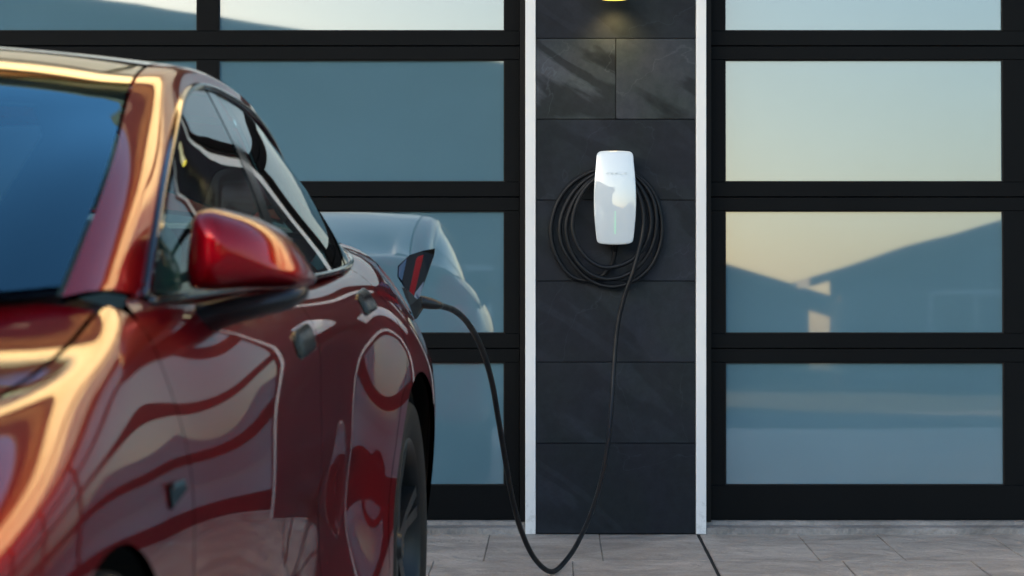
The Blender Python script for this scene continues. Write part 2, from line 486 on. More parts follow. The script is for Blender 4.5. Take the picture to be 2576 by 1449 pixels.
# stamped concrete slabs of the driveway
paving = mesh_from('driveway', [(-6.5, -9.2, -.0085), (7.5, -9.2, -.0085), (7.5, .35, -.0085), (-6.5, .35, -.0085)], [(0, 1, 2, 3)], M['joint'])
tag(paving, kind='structure')
CJ = .533           # control joint
def slab(x0, x1, y0, y1):
    g = .0008
    gl = .006 if abs(x0 - CJ) < .01 else g
    gr = .006 if abs(x1 - CJ) < .01 else g
    pts = []
    def edge(ax, ay, bx, by, n):
        for k in range(n):
            t = k / n
            pts.append([ax + (bx - ax) * t, ay + (by - ay) * t])
    nx = 7; ny = 8
    edge(x0 + gl, y0 + g, x1 - gr, y0 + g, nx); edge(x1 - gr, y0 + g, x1 - gr, y1 - g, ny)
    edge(x1 - gr, y1 - g, x0 + gl, y1 - g, nx); edge(x0 + gl, y1 - g, x0 + gl, y0 + g, ny)
    tilt = Vector((random.uniform(-1, 1), random.uniform(-1, 1))) * .0011
    cx, cy = (x0 + x1) / 2, (y0 + y1) / 2
    n = len(pts)
    top, low = [], []
    for p in pts:
        j = .0045 * noise.noise(Vector((p[0] * 9, p[1] * 9, 3.3)))
        dx, dy = p[0] - cx, p[1] - cy
        L = math.hypot(dx, dy)
        q = (p[0] - dx / L * abs(j), p[1] - dy / L * abs(j))
        z = (q[0] - cx) * tilt[0] * 2 + (q[1] - cy) * tilt[1] * 2
        low.append((q[0] - cx, q[1] - cy, z - .0030))
        top.append((q[0] - dx / L * .0032 - cx, q[1] - dy / L * .0032 - cy, z - .0005))
    V = [(a, b, -.0082) for a, b, c in low] + low + top
    F = []
    for i in range(2):
        for k in range(n):
            a = i * n + k; b = i * n + (k + 1) % n
            F.append((a, b, b + n, a + n))
    F.append(tuple(range(2 * n, 3 * n)))
    o = mesh_from('slab', V, F, M['slab'], paving, loc=(cx, cy, 0))
    return o
cjo = mesh_from('control_joint', [(CJ - .02, -9.2, -.0068), (CJ + .02, -9.2, -.0068), (CJ + .02, 0, -.0068), (CJ - .02, 0, -.0068)], [(0, 1, 2, 3)], M['darkjoint'], paving)
rows = [0.0, -.70, -1.27, -1.9, -2.5, -3.15, -3.8, -4.45, -5.1, -5.75, -6.4, -7.05, -7.7, -8.35, -9.1]
first = [-6.0, -5.4, -4.85, -4.3, -3.75, -3.2, -2.6, -2.05, -1.5, -1.08, -.66, -.25, .16, CJ, .905, 1.2, 1.62, 2.05, 2.5, 3.0, 3.5, 4.0, 4.6, 5.2, 5.8, 6.5]
second = [-6.0, -5.2, -4.6, -4.0, -3.5, -2.9, -2.3, -1.8, -1.3, -.86, -.42, .055, CJ, .98, 1.42, 1.9, 2.3, 2.8, 3.3, 3.8, 4.3, 4.9, 5.5, 6.0, 6.5]
for r in range(len(rows) - 1):
    base = first if r % 2 == 0 else second
    xs = [x if (abs(x - CJ) < .001 or r < 2) else x + random.uniform(-.09, .09) for x in base]
    y1, y0 = rows[r], rows[r + 1]
    for i in range(len(xs) - 1):
        if xs[i + 1] < -4.6 or xs[i] > 5.3: continue
        slab(xs[i], xs[i + 1], y0, y1)

# ------------------------------------------------------------------ pillar of slate tiles
PX0, PX1 = xf(1348), xf(1750)
TX0, TX1 = xf(1321), xf(1777)
pillar = thing('tiled_pillar', 'dark slate tiled pillar between the two garage doors with white edge trims', 'pillar', ((PX0 + PX1) / 2, 0, 0))
px0, px1 = PX0 - (PX0 + PX1) / 2, PX1 - (PX0 + PX1) / 2
box('core', (px0 + .002, .012, 0), (px1 - .002, .30, 2.52), M['darkjoint'], pillar)
tile_y = [-900 + 0, -716, -513, -309, -106, 97, 300, 503.5, 707, 911, 1115, 1343.0]
for i in range(len(tile_y) - 1):
    z1 = min(zf(tile_y[i]), 2.52); z0 = zf(tile_y[i + 1])
    if i == len(tile_y) - 2: z0 = 0.001
    segs = [(px0, px1)] if tile_y[i] != 97 else [(px0, 0.0), (0.0, px1)]
    if tile_y[i] == -513: segs = [(px0, -.1), (-.1, px1)]
    for a, b in segs:
        proud = random.uniform(0, .0022)
        cx, cz = (a + b) / 2, (z0 + z1) / 2
        g = .0011
        bm = bmesh.new()
        bm_box(bm, (a - cx + g, -.002 - proud, z0 - cz + g), (b - cx - g, .0118, z1 - cz - g), .0011)
        t = bm_obj('tile', bm, M['slate_cleft'] if len(segs) > 1 else M['slate'], pillar)
        t.location = (cx, 0, cz)
for a, b in ((TX0, PX0), (PX1, TX1)):
    cx = (PX0 + PX1) / 2
    box('trim', (a - cx + .0008, -.006, 0.0), (b - cx - .0008, .17, 2.52), M['trim'], pillar, .0015)

# ------------------------------------------------------------------ garage doors
DY = .085                     # door face behind pillar face
DD = D + DY
TILT = R(1.1)
SECT = 382 * DD / FPX         # height of one section
def garage_door(name, label, x_edges, panes):
    """x_edges: (left, right) in metres; panes: list of (x0,x1) glazed openings"""
    zb = zf(1308, DD)
    root = thing(name, label, 'garage door', ((x_edges[0] + x_edges[1]) / 2, DY, zb), (-TILT, 0, 0))
    ox = root.location.x
    L, Rr = x_edges[0] - ox, x_edges[1] - ox
    k = DD / FPX
    z_rel = lambda py: (1308 - py) * k
    box('bottom_seal', (L, .004, -.012), (Rr, .03, .0), M['rubber'], root)
    prim = {}
    for s in range(4):
        base = z_rel(1308) if s == 0 else z_rel(1260.5 - 382 * s + 0)
        # measured levels of section s
        gb = z_rel(1221 - 382 * s); gt = z_rel(911.5 - 382 * s)
        top = z_rel(877 - 382 * s)
        bot = 0.0 if s == 0 else z_rel(877 - 382 * (s - 1))
        g = .0016
        box('rail', (L, 0, bot + g), (Rr, .045, gb), M['frame'], root, .0018)
        box('rail', (L, 0, gt), (Rr, .045, top - g), M['frame'], root, .0018)
        xs = [L] + [v for p in panes for v in (p[0] - ox, p[1] - ox)] + [Rr]
        for i in range(0, len(xs), 2):
            box('stile', (xs[i], .0012, gb + .0003), (xs[i + 1], .044, gt - .0003), M['frame'], root, .0012)
        for p in panes:
            w = (p[1] - p[0]) / 2; cx = (p[0] + p[1]) / 2 - ox; h = (gt - gb) / 2
            if (round(w, 4), round(h, 4)) not in prim:
                bm = bmesh.new(); bm_box(bm, (-w - .004, 0, -h - .004), (w + .004, .006, h + .004), .0)
                prim[(round(w, 4), round(h, 4))] = bm_obj('pane', bm, M['pane'], root)
                o = prim[(round(w, 4), round(h, 4))]
            else:
                o = prim[(round(w, 4), round(h, 4))].copy(); link(o, root)
            o.location = (cx, .016, (gb + gt) / 2)
            # gasket
            bm = bmesh.new()
            t = .004
            for lo, hi in (((-w, 0, -h), (w, .01, -h + t)), ((-w, 0, h - t), (w, .01, h)), ((-w, 0, -h + t), (-w + t, .01, h - t)), ((w - t, 0, -h + t), (w, .01, h - t))):
                bm_box(bm, lo, hi)
            gk = bm_obj('gasket', bm, M['rubber'], root); gk.location = (cx, .0055, (gb + gt) / 2)
    return root
PW = 724 * DD / FPX; ST = 53 * DD / FPX
lp = [xf(1269, DD)]
lpanes = []
x1 = xf(1269, DD)
for i in range(4):
    lpanes.append((x1 - PW, x1)); x1 -= PW + ST
lpanes.reverse()
door_l = garage_door('garage_door', 'black framed glass garage door behind the red car, left of the slate pillar', (lpanes[0][0] - .06, xf(1307, DD)), lpanes)
rpanes = []
x0 = xf(1825, DD); PWR = 703 * DD / FPX; STR = 55 * DD / FPX
for i in range(4):
    rpanes.append((x0, x0 + PWR)); x0 += PWR + STR
door_r = garage_door('garage_door', 'black framed glass garage door right of the slate pillar, reflecting two rooflines', (xf(1788, DD), rpanes[-1][1] + .06), rpanes)
DLX0, DRX1 = lpanes[0][0] - .06, rpanes[-1][1] + .06

# ------------------------------------------------------------------ the garage building
bld = thing('garage_building', 'garage front with black jambs and pale sunlit panel wall above both doors', 'building', (0, .1, 0))
def bb(name, lo, hi, mat, bevel=0.0, parent=bld):
    return box(name, (lo[0], lo[1] - .1, lo[2]), (hi[0], hi[1] - .1, hi[2]), mat, parent, bevel)
# jamb returns
bb('jamb', (xf(1308, DD), .05, .04), (TX0 - .0005, .165, 2.5), M['jamb'])
bb('jamb', (TX1 + .0005, .05, .04), (xf(1787, DD), .165, 2.5), M['jamb'])
bb('jamb', (DLX0 - .16, .03, .0), (DLX0 - .005, .165, 2.5), M['jamb'])
bb('jamb', (DRX1 + .005, .03, .0), (DRX1 + .16, .165, 2.5), M['jamb'])
# thresholds
for a, b in ((DLX0 - .16, TX0 - .001), (TX1 + .001, DRX1 + .16)):
    bm = bmesh.new()
    n = 60
    prof = [(-.006, -.008), (-.002, .021), (.006, .0245), (.052, .027), (.055, .038), (.062, .0415), (.2, .0415)]
    vs = []
    for i in range(n + 1):
        x = a + (b - a) * i / n
        j = noise.noise(Vector((x * 6, 1.1, 0))) * .0018
        vs.append([bm.verts.new((x, y + j - .1, z + j * .5)) for y, z in prof])
    for i in range(n):
        for k in range(len(prof) - 1):
            bm.faces.new((vs[i][k], vs[i + 1][k], vs[i + 1][k + 1], vs[i][k + 1]))
    bm_obj('threshold', bm, M['kerb'], bld)
# header over the doors, then pale upper wall in large panels
for a, b in ((DLX0 - .16, TX0 - .001), (TX1 + .001, DRX1 + .16)):
    bb('header', (a, .05, 2.345), (b, .165, 2.52), M['frame'])
bb('wall', (-12, .31, -.05), (12, .5, 4.30), M['joint'])
bb('wall', (-12, .02, -.05), (DLX0 - .165, .30, 2.52), M['slate'])
bb('wall', (DRX1 + .165, .02, -.05), (12, .30, 2.52), M['slate'])
pz = [2.531, 3.24, 3.34, 4.05]
wx = 2.1
for r in range(2):
    xo = -12 + (.9 if r == 1 else 0)
    for i in range(12):
        a = max(xo + i * wx, -12); b = min(a + wx, 12)
        if b - a < .2: continue
        bb('panel', (a + .008, -.12, pz[2 * r]), (b - .008, .30, pz[2 * r + 1] - (0.0 if r < 2 else 0)), M['stucco'], .004)
bb('band', (-12, -.06, 3.242), (12, .29, 3.338), M['jamb'])
# eave and roof
bb('soffit', (-12.5, -.75, 4.052), (12.5, .3, 4.10), M['soffit'])
bb('fascia', (-12.5, -.80, 4.03), (12.5, -.752, 4.26), M['frame'])
bm = bmesh.new()
vs = [bm.verts.new(v) for v in [(-12.7, -.9, 4.32), (12.7, -.9, 4.32), (12.7, 5.9, 4.5), (-12.7, 5.9, 4.5), (-12.7, -.9, 4.265), (12.7, -.9, 4.265), (12.7, 5.9, 4.44), (-12.7, 5.9, 4.44)]]
for f in ((0, 1, 2, 3), (4, 7, 6, 5), (0, 4, 5, 1), (1, 5, 6, 2), (2, 6, 7, 3), (3, 7, 4, 0)): bm.faces.new([vs[i] for i in f])
bm_obj('roof', bm, M['roof'], bld)

# ------------------------------------------------------------------ wall lamp
LX = xf(1546, D - .15); LZ = zf(-5.5, D - .15)
lamp = thing('wall_lamp', 'lit cylindrical wall lamp high on the slate pillar above the charger', 'lamp', (LX, 0, LZ))
def lathe(name, prof, mat, parent, n=32, loc=(0, 0, 0), axis='z', sharp=35):
    bm = bmesh.new(); rings = []
    for r, z in prof:
        ring = []
        for k in range(n):
            a = 2 * PI * k / n
            p = (r * math.cos(a), r * math.sin(a), z)
            if axis == 'x': p = (p[2], p[0], p[1])
            if axis == 'y': p = (p[0], p[2], p[1])
            ring.append(bm.verts.new(p))
        rings.append(ring)
    for i in range(len(rings) - 1):
        for k in range(n):
            bm.faces.new((rings[i][k], rings[i][(k + 1) % n], rings[i + 1][(k + 1) % n], rings[i + 1][k]))
    bmesh.ops.remove_doubles(bm, verts=bm.verts, dist=1e-5)
    o = bm_obj(name, bm, mat, parent, smooth=True, sharp=sharp)
    o.location = loc
    return o
box('backplate', (-.045, -.014, .05), (.045, -.005, .32), M['lamp_metal'], lamp, .003)
box('bracket', (-.012, -.06, .17), (.012, -.0145, .20), M['lamp_metal'], lamp, .002)
lathe('shade', [(.0001, .30), (.049, .30), (.049, .012), (.043, .012), (.043, .02)], M['lampglass'], lamp, loc=(0, -.105, 0))
lathe('diffuser', [(.0001, .001), (.048, .0), (.048, .010), (.0001, .0105)], M['lampglow'], lamp, loc=(0, -.105, 0))
pl = bpy.data.lights.new('lamp_bulb', 'SPOT'); pl.energy = 1.0; pl.color = (1, .72, .26); pl.spot_size = R(120); pl.spot_blend = .9; pl.shadow_soft_size = .03
plo = bpy.data.objects.new('lamp_bulb', pl); link(plo, lamp); plo.location = (0, -.095, -.012)
plo.rotation_euler = (R(22), 0, 0)

# ------------------------------------------------------------------ wall charger
CX = xf(1547, D - .1); CZ = zf(497, D - .1)
charger = thing('wall_charger', 'white glass fronted car charger hung on the slate pillar with a green light line', 'charger', (CX, 0, CZ))
kk = (D - .1) / FPX
half = [(0, 118), (26, 117.5), (40, 115), (45.5, 108), (47.3, 90), (50.5, 55), (52.6, 20), (53.2, -5), (52.4, -40), (49.5, -75), (46, -105), (43.5, -112), (36, -116), (18, -118.2)]
out = [(x * kk, z * kk) for x, z in half] + [(0, -118.8 * kk)] + [(-x * kk, z * kk) for x, z in reversed(half[1:])]
outl = [(p.x, p.z) for p in catmull([(a, 0, b) for a, b in out], 4, closed=True)]
mp = lambda a, b, o: (a, o, b)
dome('housing', outl, {'map': mp, 'r': [(.90, -.006), (.93, -.03), (.965, -.074), (.975, -.088)]}, M['charger_body'], charger)
def fp(a, b, o):
    # gently domed glass, tipped lip at top and bottom
    return (a, o + .030 * b - .0055 * max(0, 1 - (a / .08) ** 2) - .0105 * max(0, 1 - (b / .176) ** 2), b)
dome('faceplate', outl, {'map': fp, 'r': [(.975, -.0885), (.998, -.091), (1.0, -.0945), (.992, -.0975), (.97, -.0985), (.93, -.0988), (.85, -.0992), (.7, -.0996), (.5, -.1), (.3, -.1), (.12, -.1)]}, M['faceplate'], charger, sharp=80)
# status light line
box('status_light', (-.0006, -.1172, (497 - 589) * kk), (.0006, -.115, (497 - 531) * kk), M['led'], charger)
# raised lettering T E S L A
def letters():
    bm = bmesh.new()
    x0 = (1525 - 1547) * kk; step = 11.2 * kk; w = 6.5 * kk; h = 5.2 * kk; t = 1.2 * kk
    zc = (497 - 437) * kk
    def b_(xa, za, xb, zb):
        bm_box(bm, (xa, -.1119, za), (xb, -.1085, zb))
    for i, ch in enumerate("TESLA"):
        a = x0 + i * step; z0 = zc - h / 2; z1 = zc + h / 2
        if ch == 'T':
            b_(a, z1 - t, a + w, z1); b_(a + w / 2 - t / 2, z0, a + w / 2 + t / 2, z1 - t * 1.4)
        if ch == 'E':
            for z in (z0, zc - t / 2, z1 - t): b_(a, z, a + w, z + t)
        if ch == 'S':
            for z in (z0, zc - t / 2, z1 - t): b_(a, z, a + w, z + t)
            b_(a, zc + t / 2, a + t, z1 - t); b_(a + w - t, z0 + t, a + w, zc - t / 2)
        if ch == 'L':
            b_(a, z0, a + w, z0 + t); b_(a, z0 + t, a + t, z1)
        if ch == 'A':
            b_(a, z1 - t, a + w, z1); b_(a, z0, a + t, z1 - 2 * t); b_(a + w - t, z0, a + w, z1 - 2 * t)
    return bm
bm_obj('lettering', letters(), M['letter'], charger)

# ------------------------------------------------------------------ charging cable
cab = thing('charging_cable', 'black charging cable looped round the wall charger and plugged into the red car', 'cable', (CX, -.05, 0))
off = Vector((CX, -.05, 0))
def CP(px, py, y):
    d = D + y
    return Vector((xf(px, d), y, zf(py, d)))
coil = [(1547, 612, -.045), (1546, 640, -.035), (1538, 668, -.026), (1515, 693, -.022), (1480, 705, -.022), (1440, 696, -.022), (1405, 655, -.022), (1386, 590, -.022), (1398, 520, -.022), (1432, 468, -.024), (1475, 438, -.026), (1530, 424, -.028), (1590, 434, -.028), (1638, 475, -.028),
        (1662, 540, -.028), (1662, 610, -.030), (1638, 668, -.033), (1595, 706, -.038), (1542, 721, -.04), (1490, 708, -.04), (1445, 668, -.04), (1412, 610, -.038), (1411, 550, -.038), (1440, 487, -.04), (1485, 445, -.042), (1540, 428, -.044), (1596, 442, -.044), (1640, 495, -.044),
        (1651, 560, -.046), (1640, 620, -.048), (1612, 664, -.052), (1575, 692, -.056), (1530, 702, -.058), (1487, 690, -.058), (1450, 655, -.056), (1428, 606, -.054), (1426, 556, -.054), (1450, 495, -.056), (1490, 452, -.058), (1545, 434, -.06), (1592, 450, -.06), (1630, 510, -.06),
        (1637, 570, -.062), (1620, 622, -.066), (1590, 653, -.070), (1555, 669, -.074), (1517, 672, -.076), (1483, 655, -.076), (1456, 622, -.074), (1441, 580, -.072), (1445, 532, -.072), (1468, 480, -.074), (1505, 446, -.076), (1548, 438, -.078), (1586, 456, -.078), (1610, 500, -.080),
        (1619, 550, -.083), (1614, 600, -.088), (1602, 650, -.092), (1588, 697, -.092), (1571, 745, -.085), (1557, 800, -.08), (1549, 860, -.085), (1544, 930, -.10), (1540, 1000, -.13), (1534, 1070, -.18), (1526, 1140, -.26), (1512, 1210, -.37), (1492, 1278, -.5), (1465, 1342, -.66)]
P = [CP(*c) for c in coil]
rad = .0085
tail = [(1430, 1402, -.86), (1388, 1438, -1.03), (1347, 1408, -1.17), (1313, 1340, -1.30), (1289, 1255, -1.42), (1270, 1150, -1.55), (1253, 1050, -1.67), (1236, 955, -1.80), (1213, 880, -1.93), (1180, 817, -2.07), (1144, 782, -2.22), (1104, 768, -2.36)]
P += [CP(*c) for c in tail]
for i, p in enumerate(P):
    if p.z < rad + .0005: p.z = rad + .0005
pts = [p - off for p in catmull(P, 9)]
V, F = tube_geo(pts, rad, 14)
mesh_from('cable', V, F, M['cable'], cab, smooth=True)
# strain relief on the charger, and the plug at the car
p0 = P[0] - off
V, F = tube_geo([p0 + Vector((0, 0, .02)), p0 + Vector((0, 0, .0)), p0 + Vector((0, .003, -.03))], [.012, .011, .0085], 14)
mesh_from('strain_relief', V, F, M['cable'], cab, smooth=True)

# ------------------------------------------------------------------ the car
CARX, CARY, CARYAW = -1.450, -5.843, -math.atan(.0477)
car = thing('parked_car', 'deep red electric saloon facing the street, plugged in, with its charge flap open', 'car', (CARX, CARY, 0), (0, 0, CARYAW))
car_m = Matrix.Translation((CARX, CARY, 0)) @ Matrix.Rotation(CARYAW, 4, 'Z')

def nspline_matrix(k, x):
    """cardinal natural cubic spline weights: rows for x, columns for knots"""
    k = np.asarray(k, float); x = np.atleast_1d(np.asarray(x, float))
    n = len(k); h = np.diff(k)
    A = np.zeros((n, n)); B = np.zeros((n, n)); A[0, 0] = A[-1, -1] = 1
    for i in range(1, n - 1):
        A[i, i - 1] = h[i - 1]; A[i, i] = 2 * (h[i - 1] + h[i]); A[i, i + 1] = h[i]
        B[i, i - 1] = 6 / h[i - 1]; B[i, i + 1] = 6 / h[i]; B[i, i] = -6 / h[i - 1] - 6 / h[i]
    Mm = np.linalg.solve(A, B)
    i = np.clip(np.searchsorted(k, x) - 1, 0, n - 2)
    hh = h[i]; a = (k[i + 1] - x) / hh; b = (x - k[i]) / hh
    W = np.zeros((len(x), n))
    W[np.arange(len(x)), i] += a; W[np.arange(len(x)), i + 1] += b
    W += ((a ** 3 - a) * hh * hh / 6)[:, None] * Mm[i] + ((b ** 3 - b) * hh * hh / 6)[:, None] * Mm[i + 1]
    return W

class Net:
    def __init__(s, U, T, C):
        s.U, s.T, s.C = U, T, np.array(C, float)     # C: stations x rows x 3
    def ev(s, u, t):
        Wu = nspline_matrix(s.U, np.clip(u, s.U[0], s.U[-1])); Wt = nspline_matrix(s.T, np.clip(t, s.T[0], s.T[-1]))
        return np.einsum('ns,srk,nr->nk', Wu, s.C, Wt)
    def nrm(s, u, t, e=2e-3):
        u = np.asarray(u, float); t = np.asarray(t, float)
        du = s.ev(u + e, t) - s.ev(u - e, t); dt = s.ev(u, t + e) - s.ev(u, t - e)
        n = np.cross(dt, du); L = np.linalg.norm(n, axis=1, keepdims=True); L[L < 1e-12] = 1
        n = n / L
        return n

# lower body stations (x, z) rows 0..9, at y
BY = [-.93, -.84, -.62, -.30, 0.10, .40, .62, 1.0, 1.5, 2.0, 2.28, 2.54, 2.96, 3.3, 3.6, 3.85, 4.05]
BT = [0, .4, .80, .88, .95, 1.05, 1.20, 1.38, 1.52, 1.66]
BS = [
 [(0,.60),(.25,.595),(.48,.575),(.53,.56),(.56,.52),(.57,.47),(.57,.40),(.56,.32),(.55,.25),(.50,.20)],
 [(0,.70),(.35,.69),(.66,.66),(.72,.63),(.755,.585),(.775,.52),(.785,.43),(.78,.33),(.77,.25),(.72,.19)],
 [(0,.81),(.38,.80),(.77,.765),(.83,.735),(.865,.69),(.885,.62),(.895,.50),(.90,.38),(.89,.27),(.85,.18)],
 [(0,.865),(.39,.86),(.83,.828),(.89,.80),(.925,.765),(.945,.69),(.95,.55),(.945,.42),(.93,.28),(.88,.18)],
 [(0,.915),(.40,.91),(.855,.892),(.905,.880),(.942,.842),(.966,.765),(.972,.64),(.97,.48),(.95,.32),(.90,.19)],
 [(0,.968),(.40,.963),(.855,.940),(.90,.922),(.925,.872),(.951,.79),(.961,.66),(.962,.48),(.96,.32),(.91,.19)],
 [(0,1.003),(.40,1.002),(.845,.986),(.888,.952),(.914,.896),(.942,.805),(.953,.67),(.951,.48),(.955,.31),(.91,.19)],
 [(0,1.0),(.40,.995),(.835,.992),(.887,.967),(.928,.905),(.956,.81),(.966,.67),(.960,.48),(.958,.31),(.91,.19)],
 [(0,1.0),(.40,.998),(.830,.996),(.885,.973),(.931,.913),(.947,.81),(.951,.67),(.946,.48),(.962,.31),(.91,.19)],
 [(0,1.0),(.40,1.0),(.820,1.001),(.876,.980),(.920,.925),(.930,.82),(.930,.67),(.928,.48),(.964,.31),(.91,.19)],
 [(0,1.01),(.40,1.008),(.806,1.007),(.868,.987),(.913,.930),(.926,.825),(.927,.675),(.927,.48),(.965,.31),(.91,.19)],
 [(0,1.02),(.40,1.015),(.795,1.012),(.860,.996),(.908,.936),(.940,.83),(.962,.68),(.967,.48),(.966,.31),(.91,.19)],
 [(0,1.06),(.38,1.05),(.760,1.035),(.840,1.013),(.905,.950),(.962,.855),(.990,.71),(.984,.50),(.96,.31),(.91,.19)],
 [(0,1.10),(.36,1.09),(.700,1.068),(.812,1.034),(.888,.948),(.955,.83),(.985,.70),(.978,.50),(.95,.32),(.90,.20)],
 [(0,1.125),(.34,1.12),(.660,1.088),(.770,1.045),(.850,.958),(.915,.84),(.948,.70),(.94,.50),(.92,.34),(.86,.23)],
 [(0,1.14),(.33,1.135),(.620,1.100),(.705,1.060),(.780,.970),(.840,.85),(.875,.70),(.87,.52),(.85,.38),(.78,.28)],
 [(0,1.10),(.30,1.09),(.500,1.055),(.58,1.01),(.650,.93),(.700,.83),(.725,.70),(.72,.55),(.70,.43),(.62,.36)],
]
BC = []
for yy, st in zip(BY, BS):
    row = []
    for r, (x, z) in enumerate(st):
        y = yy
        if yy <= -.84:        # nose curves back towards the sides
            y = yy + (.10 if yy < -.9 else .04) * (x / .6) ** 2
        if yy >= 3.85:
            y = yy - (.16 if yy > 4 else .03) * (x / .7) ** 2
        row.append((x, y, z))
    BC.append(row)
body = Net(BY, BT, BC)

# greenhouse: control points (x,y,z) rows: centre, quarter, glass edge, rail crest, window top, mid glass, belt
GT = [0, .36, .62, .72, .76, .80, .90, 1.0, 1.1, 1.2]
GU = [0, .42, .68, .98, 1.28, 1.68, 2.08, 2.38, 2.63, 2.88, 3.08, 3.30]
GP = [  # centre(y,z), glass edge(x,y,z), rail, top, belt
 [(.22, .985), (.800, .535, .996), (.838, .62, 1.005), (.852, .74, .992), (.862, .74, .985)],
 [(.50, 1.10), (.767, .92, 1.186), (.797, .955, 1.180), (.819, 1.0, 1.161), (.868, 1.0, .988)],
 [(.78, 1.225), (.731, 1.13, 1.268), (.762, 1.17, 1.268), (.783, 1.23, 1.255), (.870, 1.25, .990)],
 [(1.10, 1.345), (.700, 1.33, 1.337), (.733, 1.39, 1.342), (.745, 1.47, 1.326), (.870, 1.5, .992)],
 [(1.42, 1.415), (.668, 1.60, 1.385), (.708, 1.64, 1.382), (.718, 1.72, 1.362), (.870, 1.75, .995)],
 [(1.95, 1.442), (.635, 2.05, 1.408), (.688, 2.06, 1.396), (.702, 2.08, 1.368), (.866, 2.1, 1.0)],
 [(2.45, 1.428), (.605, 2.48, 1.393), (.664, 2.48, 1.378), (.685, 2.48, 1.345), (.853, 2.5, 1.008)],
 [(2.78, 1.385), (.585, 2.79, 1.345), (.651, 2.79, 1.327), (.675, 2.78, 1.288), (.834, 2.8, 1.018)],
 [(3.04, 1.330), (.567, 3.05, 1.283), (.641, 3.05, 1.260), (.666, 3.03, 1.213), (.808, 3.05, 1.030)],
 [(3.28, 1.268), (.558, 3.29, 1.215), (.640, 3.28, 1.178), (.665, 3.24, 1.132), (.772, 3.24, 1.048)],
 [(3.48, 1.210), (.556, 3.48, 1.158), (.645, 3.45, 1.110), (.671, 3.40, 1.080), (.735, 3.40, 1.060)],
 [(3.72, 1.140), (.565, 3.70, 1.110), (.655, 3.66, 1.075), (.680, 3.58, 1.062), (.700, 3.58, 1.055)],
]
GC = []
for (cy, cz), e, r, t, b in GP:
    q = (e[0] * .5, cy + (e[1] - cy) * .25, cz + (e[2] - cz) * .25)
    q2 = (e[0] * .86, cy + (e[1] - cy) * .74, cz + (e[2] - cz) * .73)
    bul = .014 * min(1, (t[2] - b[2]) / .25)
    mids = [(t[0] + (b[0] - t[0]) * s_ + bul * 4 * s_ * (1 - s_), t[1] + (b[1] - t[1]) * s_, t[2] + (b[2] - t[2]) * s_) for s_ in (.25, .5, .75)]
    if 1 <= len(GC) <= 5: r = (r[0] + .001, r[1], r[2] - .002)
    GC.append([(0, cy, cz), q, q2, e, r, t] + mids + [b])
gh = Net(GU, GT, GC)

def resample(poly, step):
    out = []
    n = len(poly)
    for i in range(n):
        a = np.array(poly[i]); b = np.array(poly[(i + 1) % n])
        m = max(1, int(math.ceil(np.linalg.norm(b - a) / step)))
        for k in range(m): out.append(tuple(a + (b - a) * k / m))
    return out

